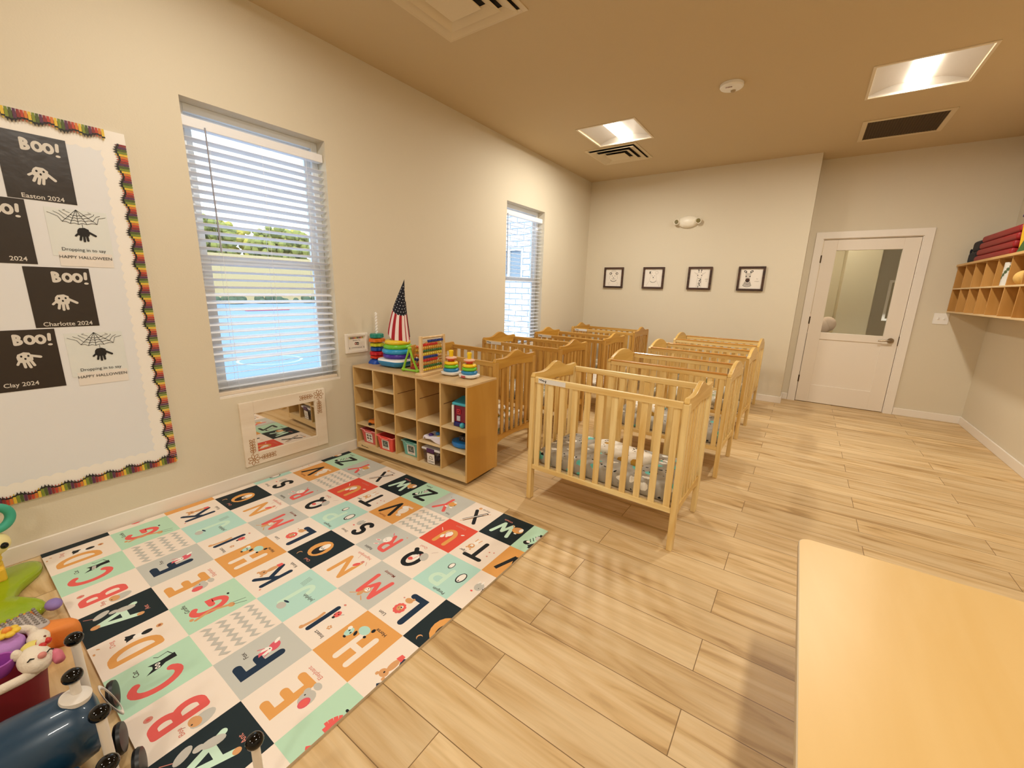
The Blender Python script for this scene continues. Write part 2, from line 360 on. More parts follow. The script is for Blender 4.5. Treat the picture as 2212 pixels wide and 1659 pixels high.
# corridor beyond the door
HALL = mat('hall_paint', 'D8CBB0', .7)
b = MB(); b.box(2.0, D2+2.6, 0, 6.0, D2+2.7, H); b.box(2.0, D2+.12, 0, 2.1, D2+2.6, H); b.box(4.9, D2+.12, 0, 5.0, D2+2.6, H); b.box(3.35, D2+1.7, 0, 3.75, D2+2.6, H); b.box(4.25, D2+2.2, 0, 4.9, D2+2.6, H)
b.build('wall_corridor', HALL, kind='structure')
MB().box(2.0, D2+.12, -.1, 6, D2+2.7, 0).build('floor_corridor', mat('corridor_floor', 'B99A6C', .5), kind='structure')
MB().box(2.0, D2+.12, H, 6, D2+2.7, H+.1).build('ceiling_corridor', CEIL, kind='structure')
b = MB(); b.frame(0, 0, .26, .62, .035, (3.95, D2+2.19, 1.02), X, Z, -Y, .02); b.build('door_sidelight', TRIM, label='small white framed narrow opening in the corridor wall beyond the door', cat='frame')
t = empty('corridor_light', (3.0, D2+1.2, H), label='flat white ceiling light in the corridor beyond the door glass', cat='ceiling light')
MB().box(-.3, -.3, -.03, .3, .3, 0).build('housing', WHITE, t); MB().box(-.27, -.27, -.034, .27, .27, -.03).build('diffuser', mat('hall_diffuser', 'FFFFFF', .5, emit=((1, .86, .66), 9)), t)
b = MB(); b.sphere((0, 0, .12), .15, sc=(1, .8, .8)); b.sphere((.1, .02, .16), .1); b.sphere((-.1, 0, .18), .11)
pb = empty('bundle_stand', (3.12, D2+.55, 0), label='pale bundle on a dark stand behind the door glass', cat='bundle')
b2 = MB(); b2.box(-.15, -.12, 0, .15, .12, .86); b2.build('stand', mat('dark_stand', '4A2E22', .6), pb); b.build('bundle', mat('bundle_cloth', 'E2C6B4', .9, bump=1, bscale=40), pb, smooth=True, loc=(0, 0, .84))

# ------------------------------------------------------------------ windows and blinds
def window(i, y0, y1):
    z0, z1 = WZ; w = empty('window_%d' % i, (-WT, y0, z0), kind='structure'); ww = y1-y0; hh = z1-z0
    b = MB(); b.frame(0, 0, ww, hh, .045, (0, 0, 0), Y, Z, X, .06); b.build('window_frame', VINYL, w, bevel=.003)
    b = MB(); b.frame(.045, hh*.49, ww-.045, hh-.045, .04, (.01, 0, 0), Y, Z, X, .02); b.build('sash', VINYL, w, bevel=.002)
    b = MB(); b.frame(.045, .045, ww-.045, hh*.51, .045, (.032, 0, 0), Y, Z, X, .022); b.build('sash', VINYL, w, bevel=.002)
    MB().box(.018, .08, hh*.5, .022, ww-.08, hh-.08).build('pane', GLASS, w); MB().box(.041, .085, .085, .045, ww-.085, hh*.49).build('pane', GLASS, w)
    b = MB(); b.box(.06, 0, -.001, WT-.002, ww, .012); b.build('window_sill', TRIM, w)
window(1, *W1); window(2, *W2)
def blind(y0, y1, label, wandy, flat=False):
    t = empty('window_blind', (-.055, y0, WZ[0]), label=label, cat='window blind', group='white slatted blinds in the left wall windows')
    ww = y1-y0; hh = 1.62
    b = MB(); b.box(-.028, .006, hh-.052, .028, ww-.006, hh); b.build('headrail', BLINDW, t, bevel=.003)
    b = MB(); n = 33; a0 = .05
    for k in range(n):
        z = a0+k*(hh-.075-a0)/n+.01; zz = z+WZ[0]
        if flat: th = 3
        elif k < 4: th = -11
        elif zz < 1.30: th = 19
        else: th = -15
        th = math.radians(th+random.uniform(-1.2, 1.2)); c, s_ = math.cos(th), math.sin(th)
        # room side edge: +x ; th>0 -> room edge lower
        for q in ((-1, 1),):
            pts = []
            for e in range(5):
                x = -.0245+.049*e/4; cr = .0022*(1-(2*e/4-1)**2)
                pts.append((x*c, -x*s_+cr))
            k0 = len(b.v); vs = [(p[0], .004, z+p[1]) for p in pts]+[(p[0], ww-.004, z+p[1]) for p in pts]
            vs += [(v[0], v[1], v[2]-.0022) for v in vs]
            fs = []
            for e in range(4): fs += [(e, e+1, 5+e+1, 5+e), (10+e, 15+e, 15+e+1, 10+e+1)]
            fs += [(0, 5, 15, 10), (4, 14, 19, 9), (0, 10, 11, 1), (1, 11, 12, 2), (2, 12, 13, 3), (3, 13, 14, 4), (5, 6, 16, 15), (6, 7, 17, 16), (7, 8, 18, 17), (8, 9, 19, 18)]
            b.add(vs, fs)
    b.build('slats', SLATW, t)
    MB().box(-.026, .005, .012, .026, ww-.005, .036).build('bottom_rail', mat('blind_rail', 'E2D2BE', .45), t, bevel=.004)
    for yy in (.13, ww/2, ww-.13):
        b = MB()
        for xx in (-.026, .026): b.tube([(xx, yy, .03), (xx, yy, hh-.05)], .0009, 5)
        b.build('ladder_cord', BLINDW, t)
    b = MB(); b.tube([(.034, wandy, hh-.04), (.036, wandy+.004, hh-.72)], .0042, 8); b.build('tilt_wand', mat('wand', '9B9AA6', .3), t)
    return t
blind(*W1, 'white slatted blind in the large near window above the wall mirror', .115)
blind(*W2, 'white slatted blind in the farther, narrow-looking window behind the cribs', .05, True)

# ------------------------------------------------------------------ outdoors
def brick_mat():
    m = bpy.data.materials.new('white_stone'); m.use_nodes = True; nt = m.node_tree; b = nt.nodes['Principled BSDF']; L = nt.links.new
    t = nt.nodes.new('ShaderNodeTexCoord'); mp = nt.nodes.new('ShaderNodeMapping'); mp.inputs['Rotation'].default_value = (math.radians(-90), 0, 0); L(t.outputs['Object'], mp.inputs['Vector'])
    n = nt.nodes.new('ShaderNodeTexNoise'); n.inputs['Scale'].default_value = 2.2; L(mp.outputs[0], n.inputs['Vector'])
    ad = nt.nodes.new('ShaderNodeVectorMath'); ad.operation = 'MULTIPLY_ADD'; L(n.outputs['Color'], ad.inputs[0]); ad.inputs[1].default_value = (.08, .05, 0); L(mp.outputs[0], ad.inputs[2])
    br = nt.nodes.new('ShaderNodeTexBrick'); br.inputs['Scale'].default_value = 1; br.inputs['Brick Width'].default_value = .34; br.inputs['Row Height'].default_value = .12; br.inputs['Mortar Size'].default_value = .009
    br.inputs['Color1'].default_value = (*lin('F2F4F6'), 1); br.inputs['Color2'].default_value = (*lin('E6EAEE'), 1); br.inputs['Mortar'].default_value = (*lin('7F93A8'), 1)
    L(ad.outputs[0], br.inputs['Vector']); L(br.outputs['Color'], b.inputs['Base Color']); b.inputs['Roughness'].default_value = .9
    return m
MB().box(-90, -60, -.3, -WT-.01, 80, -.15).build('trim_ground_outside', mat('asphalt', '7590B0', .8, bump=.3, bscale=30), kind='structure')
w = empty('building_wing', (0, 7.55, -.15), label='pale stone building wing with a window, seen through the far blind', cat='building')
holes = [(-2.85, 1.7, -2.1, 2.35)]
ob = holed('wall', brick_mat(), (0, 0, 0), X, Z, Y, -WT, 4.2, .2, holes, u0=-3.6, v0=0); del ob['kind']; ob.parent = w
b = MB(); b.frame(-2.85, 1.7, -2.1, 2.35, .05, (0, .02, 0), X, Z, Y, .06); b.box(-2.5, .02, 1.75, -2.45, .08, 2.3); b.build('window_frame', VINYL, w)
MB().box(-2.8, .06, 1.75, -2.15, .07, 2.3).build('pane', mat('dark_pane', '8695A6', .1), w)
MB().box(-32.6, -20, -.15, -32, 46, 3.3).build('building', mat('cream_render', 'CDB486', .9), label='long cream wall across the parking lot outside the near window', cat='building')
LEAF = mat('foliage', 'B4A850', .9, bump=1, bscale=4); LEAFD = mat('foliage_dark', '8C8E4A', .9, bump=1, bscale=4)
for k in range(9):
    tx, ty = -36-4.6*(k % 2), 1+k*3.1; b = MB(); rnd = random.Random(k)
    for q in range(210):
        ty_ = rnd.uniform(-2.2, 2.2); b.sphere((rnd.uniform(-1.2, 1.2), ty_, rnd.uniform(2.7, 6.0+.4*(k % 2)+.4*math.cos(ty_*1.3))), rnd.uniform(.16, .42), 6, 4)
    root = empty('tree', (tx, ty, -.15), label='yellow-green tree behind the cream wall outside', cat='tree', group='trees seen through the near blind')
    b.build('crown', LEAF if k % 2 else LEAFD, root); MB().cyl((0, 0, 0), (0, 0, 3.6), .18, .1).build('trunk', mat('bark', '5A4634', .9), root)
for k in range(7):
    b = MB(); rnd = random.Random(40+k)
    for q in range(14): b.sphere((rnd.uniform(-.4, .4), rnd.uniform(-.95, .95), rnd.uniform(.1, .4)), rnd.uniform(.2, .36), 8, 6)
    b.build('hedge', mat('hedge_leaf', '4E5E4A', .9), loc=(-29, 4+k*2.8, -.15), smooth=True, label='low dark green shrub at the edge of the parking lot', cat='shrub', group='shrubs along the parking lot edge')
MB().box(-21.2, 10.0, -.15, -20.9, 12.2, 0).build('curb', mat('red_curb', 'D0507A', .8), label='short red painted curb in the parking lot', cat='curb', bevel=.02)
b = MB(); b.torus((-5.6, 3.9, -.148), .55, .028, n=36, m=4, sz=.03); b.build('pavement_marking', mat('marking', 'A8BCD2', .7), label='white oval marking on the pavement outside', cat='marking')
t = empty('lamp_post', (-24, 7.6, -.15), label='dark lamp post in the parking lot outside', cat='lamp post')
MB().cyl((0, 0, 0), (0, 0, 2.6), .06).build('pole', DARKM, t); MB().box(-.2, -.25, 2.6, .2, .25, 2.75).build('lamp_head', DARKM, t)

# ------------------------------------------------------------------ ceiling fixtures
def lens_mat(p): return mat('troffer_lens', 'FFFFFF', .4, emit=(LAMP_RGB, 1.9))
REFL = mat('troffer_reflector', 'CFC6BA', .5)
def troffer(x, y, label, power):
    t = empty('troffer_light', (x, y, H), label=label, cat='ceiling light', group='square recessed troffers in the ceiling')
    s = LS
    b = MB(); b.frame(0, 0, s, s, .02, (0, 0, 0), X, Y, -Z, .006); b.build('trim_frame', mat('troffer_trim', 'E3D3B8', .5), t, bevel=.001)
    prof = []
    for k in range(9):
        q = k/8; prof.append((.02+(s/2-.075-.02)*q, .012+.055*math.sin(q*math.pi/2)))
    poly = prof+[(s/2-.075, .075)]+[(.02, .075)]
    b = MB(); b.prism(poly, (0, .02, 0), X, Z, Y, s-.04); b.prism([(s-p[0], p[1]) for p in poly], (0, .02, 0), X, Z, Y, s-.04); b.build('reflector', REFL, t, smooth='auto')
    b = MB()
    for yy in (.02, s-.024): b.box(.02, yy, 0.0, s-.02, yy+.004, .075)
    b.box(.02, .02, .074, s-.02, s-.02, .078); b.build('housing', REFL, t)
    pts = [(s/2-.075*math.cos(a*math.pi/10), .062-.05*math.sin(a*math.pi/10)) for a in range(11)]
    b = MB(); b.prism(pts, (0, .03, 0), X, Z, Y, s-.06); b.build('lens', lens_mat(power), t, smooth='auto')
    ld = bpy.data.lights.new('tube_light', 'AREA'); ld.shape = 'RECTANGLE'; ld.size = .13; ld.size_y = s-.07; ld.energy = power*.40; ld.color = LAMP_RGB
    lo = bpy.data.objects.new('tube_light', ld); COL.objects.link(lo); lo.parent = t; lo.location = (s/2, s/2, .0108)
    return t
for k, (x, y) in enumerate(LIGHTS):
    troffer(x, y, ['square lit ceiling troffer next to the smaller square diffuser, left of the smoke alarm', 'square lit ceiling troffer on the right, beside the return grille',
                   'square ceiling troffer near the left wall, out of the frame overhead', 'square ceiling troffer over the maple table, out of the frame',
                   'square ceiling troffer behind the camera on the left', 'square ceiling troffer behind the camera on the right'][k], (LAMP_FAR, LAMP_FAR, LAMP_W*.7, LAMP_W*1.25, LAMP_W, LAMP_W*1.1)[k])
GRILLEC = mat('diffuser_paint', 'D9C6A2', .5); DUCT_SHADE = mat('duct_shade', '1C140A', .9)
def diffuser(x, y, s, label):
    t = empty('ceiling_diffuser', (x, y, H), label=label, cat='air vent', group='square air diffusers in the ceiling')
    b = MB(); b.frame(0, 0, s, s, .035, (0, 0, 0), X, Y, -Z, .006); b.build('outer_frame', GRILLEC, t, bevel=.001)
    MB().box(.035, .035, -.0012, s-.035, s-.035, -.0004).build('duct_shade_sheet', DUCT_SHADE, t)  # flat dark sheet on the solid ceiling; its colour stands for shade inside the duct
    for k, (i0, i1, z0) in enumerate(((.040, .105, -.022), (.115, .175, -.030))):
        b = MB(); vs = []
        for (ii, zz) in ((i0, z0), (i1, -.004), (i1+.004, -.006), (i0+.004, z0-.003)):
            vs += [(ii, ii, zz), (s-ii, ii, zz), (s-ii, s-ii, zz), (ii, s-ii, zz)]
        fs = []
        for r_ in range(4):
            for q in range(4): fs.append((r_*4+q, r_*4+(q+1) % 4, ((r_+1) % 4)*4+(q+1) % 4, ((r_+1) % 4)*4+q))
        b.add(vs, fs); b.build('louver_ring', GRILLEC, t)
    MB().box(.195, .195, -.034, s-.195, s-.195, -.028).build('center_plate', GRILLEC, t, bevel=.002)
diffuser(.727, 1.755, .618, 'large square white air diffuser at the top edge, nearest the camera')
diffuser(.527, 4.852, .62, 'square white air diffuser partly behind the far left troffer')
t = empty('return_grille', (3.122, 5.372, H), label='square return air grille with dark core near the far right ceiling', cat='air vent')
b = MB(); b.frame(0, 0, .635, .62, .04, (0, 0, 0), X, Y, -Z, .008); b.build('frame', GRILLEC, t, bevel=.002)
MB().box(.04, .04, -.002, .595, .58, -.0005).build('duct_shade_sheet', mat('return_shade', '4A3A24', .9), t)  # dark sheet painted as the shade behind the fins, no real hole above
b = MB()
for k in range(26): b.box(.045+k*.0212, .04, -.006, .047+k*.0212, .58, -.002)
b.build('core_fins', mat('return_fin', '6B5638', .8), t)
t = empty('smoke_alarm', (2.21, 3.97, H), label='round white smoke alarm marked FIRE on the ceiling', cat='smoke alarm')
MB().lathe([(.062, -.0), (.085, -.001), (.085, -.02), (.078, -.028), (.02, -.034)], n=36).build('base', WHITE, t, smooth='auto')
MB().lathe([(.018, -.034), (.016, -.044), (.008, -.048)], (.008, .035, .001)).build('sensor', mat('sensor_gray', 'B49F7C', .5), t, smooth='auto')
b = MB(); ik = Ink(b, (0, 0, -.0335), X, -Y, -Z); ik.text('FIRE', -.012, .04, .026, mat('ink_red', '7A2216', .5), bold=.02); b.build('lettering', None, t)

# ------------------------------------------------------------------ emergency light + switch + pictures
t = empty('emergency_light', (1.467, D1, 2.30), label='white twin-head emergency light high on the far wall', cat='emergency light')
EML = mat('emergency_plastic', 'F6EEDC', .35)
b = MB(); b.sphere((0, -.012, 0), 1, 28, 16, (.138, .062, .078)); b.build('body', EML, t, smooth=True)
for s_ in (-1, 1):
    h = MB().lathe([(.018, .0), (.036, .012), (.04, .05), (.036, .056), (.03, .05)], (0, 0, 0), (.25*s_, -1, -.1), 24).build('lamp_head', EML, t, smooth='auto', loc=(.128*s_, -.02, .006))
    MB().lathe([(.028, .050), (.02, .0565)], (0, 0, 0), (.25*s_, -1, -.1), 20).build('lens', mat('em_lens', '7F7348', .2), h)
MB().cyl((0, -.058, -.035), (0, -.066, -.035), .006).build('test_button', WHITE, t)
t = empty('light_switch', (4.2, D2, 1.155), label='white double switch plate between the door and the hanging cubby', cat='light switch')
MB().box(-.062, -.006, -.06, .062, 0, .06).build('plate', WHITE, t, bevel=.002)
for s_ in (-.024, .024): MB().box(s_-.006, -.016, -.008, s_+.006, -.006, .014).build('toggle', WHITE, t, bevel=.002)
INK = mat('ink_black', '17120F', .6); PAPER = mat('paper_cream', 'EFE6DA', .7); GRAYI = mat('ink_gray', 'A79E94', .7)
def picture(x, kind, label):
    s = .303; t = empty('picture_frame', (x, D1, 1.41), label=label, cat='picture', group='framed animal drawings on the far wall')
    b = MB(); b.frame(0, 0, s, s, .026, (0, 0, 0), X, Z, -Y, .03); b.build('frame', FRAMEW, t, bevel=.002)
    b = MB(); b.use(PAPER); b.box(.02, -.012, .02, s-.02, -.002, s-.02)
    k = Ink(b, (.026, -.012, .026), X, Z, -Y); w = s-.052; cx = w*.5
    if kind == 'lion':
        for sx in (-1, 1):
            k.ell(cx+sx*.05, w*.74, .02, .018, INK); k.ell(cx+sx*.052, w*.74, .011, .010, PAPER)
            k.arc(cx, w*.48, .062, .075, 90-sx*20, 90-sx*100, .003, GRAYI); k.ell(cx+sx*.022, w*.60, .006, .005, INK)
            k.arc(cx+sx*.012, w*.46, .013, .012, 180, 360, .0035, INK)
            k.stroke([(cx+sx*.06, .01), (cx+sx*.075, .045), (cx+sx*.05, .06)], .002, GRAYI)
        k.poly([(cx-.012, w*.52), (cx+.012, w*.52), (cx, w*.48)], INK); k.arc(cx, w*.38, .045, .026, 190, 350, .007, INK)
        for q in range(7): k.stroke([(cx-.04+q*.013, w*.84), (cx-.035+q*.012, w*.89)], .002, INK)
        k.text('be brave', cx, w*.94, .016, GRAYI)
    elif kind == 'bear':
        for sx in (-1, 1):
            k.arc(cx+sx*.045, w*.80, .02, .02, 0, 360, .003, GRAYI); k.stroke([(cx+sx*.035, w*.72), (cx+sx*.045, w*.5), (cx+sx*.05, w*.35)], .0022, GRAYI)
            k.stroke([(cx+sx*.05, w*.35), (cx+sx*.085, w*.12), (cx+sx*.09, .01)], .002, GRAYI); k.ell(cx+sx*.018, w*.62, .004, .004, INK)
        k.ell(cx-.05, w*.80, .008, .018, INK); k.ell(cx, w*.53, .009, .006, INK); k.arc(cx, w*.48, .014, .012, 180, 360, .002, GRAYI)
        k.arc(cx, w*.36, .042, .028, 200, 350, .005, INK); k.text('be wild', cx, w*.94, .016, GRAYI)
    elif kind == 'giraffe':
        for sx in (-1, 1):
            k.stroke([(cx+sx*.014, w*.80), (cx+sx*.018, w*.92)], .006, INK); k.ell(cx+sx*.018, w*.93, .008, .007, INK)
            k.stroke([(cx+sx*.032, w*.74), (cx+sx*.075, w*.82), (cx+sx*.04, w*.70)], .003, GRAYI); k.ell(cx+sx*.025, w*.66, .007, .006, INK)
            k.stroke([(cx+sx*.034, w*.76), (cx+sx*.026, w*.56), (cx+sx*.016, w*.48)], .0025, GRAYI); k.stroke([(cx+sx*.026, w*.48), (cx+sx*.03, 0.004)], .0025, GRAYI)
        k.arc(cx, w*.53, .02, .012, 180, 360, .003, INK)
        rr = random.Random(3)
        for q in range(15): k.ell(cx+rr.uniform(-.02, .02), .008+q*.0072, rr.uniform(.005, .009), rr.uniform(.004, .007), INK, rr.random()*3, 6)
        k.text('stand', w*.86, w*.46, .018, GRAYI); k.text('tall', w*.86, w*.36, .018, GRAYI)
    else:
        cx = w*.36
        for sx in (-1, 1): k.ell(cx+sx*.035, w*.85, .02, .013, INK, sx*.6); k.ell(cx+sx*.036, w*.85, .009, .006, PAPER, sx*.6)
        for q in range(6): k.arc(cx, w*.80-q*.016, .034-q*.002, .012, 200, 340, .004, INK)
        k.ell(cx, w*.42, .026, .026, mat('ink_brown', '4A2A18', .6)); k.ell(cx, w*.38, .012, .012, INK)
        for sx in (-1, 1): k.ell(cx+sx*.022, w*.62, .006, .008, INK)
        for q in range(4): k.arc(cx, w*.36-q*.014, .03+q*.006, .022, 190, 350, .006, INK)
        k.text('be', w*.78, w*.50, .018, GRAYI); k.text('unique', w*.78, w*.38, .02, GRAYI)
    b.build('print', None, t)
for x, kd, lb in ((.319, 'lion', 'small dark framed lion cub drawing, leftmost on the far wall'), (.921, 'bear', 'small dark framed pale bear drawing, second from the left'),
                  (1.546, 'giraffe', 'small dark framed giraffe drawing, between bear and zebra'), (2.162, 'zebra', 'small dark framed zebra drawing, nearest the door')):
    picture(x, kd, lb)

# ------------------------------------------------------------------ alphabet play mat
PAL = {n: mat('mat_'+n, h, .62, spec=.35) for n, h in dict(cream='F2E3D4', mint='B9DEC2', aqua='B6DED2', gray='C6C6BE', orange='E3A257', red='E2503C', dark='0C2127', navy='0E2A44',
       black='10161A', coral='E8605A', pink='DE5B6A', tan='D9A06A', white='F6EFE6', pale='CDEBD5', brown='8A3A2A', zig='C3BFB6', rose='D98A7A', word='4A4440').items()}
def letter_strokes(c):
    A = lambda cx, cy, rx, ry, a0, a1, n=12: [(cx+rx*math.cos(math.radians(a0+(a1-a0)*i/n)), cy+ry*math.sin(math.radians(a0+(a1-a0)*i/n))) for i in range(n+1)]
    return {'A': [[(0, 0), (.5, 1)], [(.5, 1), (1, 0)], [(.2, .32), (.8, .32)]], 'B': [[(.1, 0), (.1, 1)], [(.1, 1)]+A(.5, .77, .36, .23, 90, -90)+[(.1, .54)], [(.1, .54)]+A(.5, .27, .42, .27, 90, -90)+[(.1, 0)]],
            'C': [A(.52, .5, .5, .5, 50, 310, 18)], 'D': [[(.08, 0), (.08, 1)], [(.08, 1)]+A(.35, .5, .58, .5, 90, -90)+[(.08, 0)]], 'E': [[(.9, 1), (.1, 1), (.1, 0), (.95, 0)], [(.1, .52), (.8, .52)]],
            'F': [[(.95, 1), (.1, 1), (.1, 0)], [(.1, .5), (.8, .5)]], 'G': [A(.5, .5, .48, .5, 55, 340, 18)+[(.97, .42), (.55, .42)]], 'H': [[(.05, 0), (.05, 1)], [(.95, 0), (.95, 1)], [(.05, .5), (.95, .5)]],
            'I': [[(.5, 0), (.5, 1)]], 'J': [[(.8, 1), (.8, .3)]+A(.47, .3, .33, .3, 0, -170)], 'K': [[(.05, 0), (.05, 1)], [(.9, 1), (.08, .42)], [(.38, .62), (.95, 0)]], 'L': [[(.1, 1), (.1, 0), (.9, 0)]],
            'M': [[(0, 0), (.1, 1)], [(.1, 1), (.5, .3)], [(.5, .3), (.9, 1)], [(.9, 1), (1, 0)]], 'N': [[(.05, 0), (.05, 1)], [(.05, 1), (.95, 0)], [(.95, 0), (.95, 1)]], 'O': [A(.5, .5, .42, .46, 0, 360, 24)], 'P': [[(.1, 0), (.1, 1)], [(.1, 1)]+A(.5, .73, .4, .27, 90, -90)+[(.1, .46)]],
            'Q': [A(.5, .52, .45, .46, 0, 360, 24), [(.6, .28), (1, -.05)]], 'R': [[(.1, 0), (.1, 1)], [(.1, 1)]+A(.5, .73, .36, .27, 90, -90)+[(.1, .46)], [(.45, .46), (.9, 0)]],
            'S': [A(.5, .74, .36, .25, 30, 270, 12)+A(.5, .25, .38, .25, 90, -150, 12)], 'T': [[(0, 1), (1, 1)], [(.5, 1), (.5, 0)]], 'U': [[(.08, 1), (.08, .42)]+A(.5, .42, .42, .42, 180, 360)+[(.92, 1)]],
            'V': [[(.02, 1), (.5, 0)], [(.5, 0), (.98, 1)]], 'W': [[(0, 1), (.25, 0)], [(.25, 0), (.5, .72)], [(.5, .72), (.75, 0)], [(.75, 0), (1, 1)]], 'X': [[(.05, 1), (.95, 0)], [(.95, 1), (.05, 0)]], 'Y': [[(.0, 1), (.5, .5), (1, 1)], [(.5, .5), (.5, 0)]],
            'Z': [[(.05, 1), (.95, 1)], [(.95, 1), (.05, 0)], [(.05, 0), (.95, 0)]]}[c]
# background, letter colour, word, word pos, word colour, box (s0,t0,s1,t1)
CELLS = dict(A=('dark', 'pale', 'Ant', (.41, .2), 'rose', (.3, .3, .72, .8)), B=('cream', 'coral', 'Bee', (.17, .62), 'rose', (.34, .29, .62, .82)), C=('mint', 'coral', 'Cat', (.78, .70), 'word', (.2, .3, .56, .82)),
    D=('cream', 'orange', 'Dog', (.80, .76), 'rose', (.22, .3, .56, .84)), E=('cream', 'orange', 'Elephant', (.55, .19), 'rose', (.4, .32, .68, .84)), F=('gray', 'navy', 'Fox', (.78, .66), 'word', (.36, .3, .62, .82)),
    G=('mint', 'coral', 'Giraffe', (.75, .84), 'word', (.34, .32, .66, .80)), H=('orange', 'cream', 'Horse', (.36, .17), 'dark', (.28, .32, .6, .84)), I=('cream', 'navy', 'Insect', (.22, .78), 'word', (.46, .27, .54, .81)),
    J=('aqua', 'pale', 'Jellyfish', (.22, .45), 'word', (.3, .25, .6, .80)), K=('cream', 'navy', 'Koala', (.42, .14), 'word', (.26, .27, .62, .80)), L=('cream', 'navy', 'Lion', (.73, .89), 'word', (.24, .29, .6, .83)),
    M=('gray', 'coral', 'Monkey', (.50, .17), 'brown', (.22, .32, .66, .80)), N=('cream', 'orange', 'Nightingale', (.46, .12), 'rose', (.28, .3, .68, .80)), O=('dark', 'orange', 'Owl', (.36, .89), 'rose', (.3, .24, .7, .80)),
    P=('aqua', 'pale', 'Penguin', (.30, .93), 'word', (.42, .36, .76, .82)), Q=('cream', 'black', 'Quail', (.62, .17), 'rose', (.33, .32, .70, .80)), R=('gray', 'coral', 'Rabbit', (.66, .89), 'word', (.24, .29, .52, .78)),
    S=('cream', 'black', 'Sheep', (.74, .82), 'word', (.28, .30, .58, .76)), T=('cream', 'black', 'Tiger', (.80, .74), 'word', (.26, .28, .68, .80)), U=('red', 'orange', 'Unicorn', (.46, .14), 'rose', (.3, .34, .68, .84)),
    V=('orange', 'black', 'Vicuna', (.58, .88), 'brown', (.42, .24, .82, .78)), W=('dark', 'pale', 'Whale', (.66, .22), 'rose', (.3, .34, .78, .78)), X=('cream', 'black', 'Xerus', (.45, .19), 'word', (.32, .3, .70, .82)),
    Y=('gray', 'coral', 'Yak', (.22, .87), 'word', (.42, .28, .80, .84)), Z=('mint', 'black', 'Zebra', (.76, .15), 'word', (.28, .29, .66, .78)))
ROWS = ['DCBADCBA', 'GzFEGzFE', 'KJIHKJIH', 'ONMLONML', 'SRQPSRQP', 'VzUTVzUT', 'ZYXWZYXW']
CW, CH = .2205, .2445; MX0, MY0 = .0735, .155; MT = .012
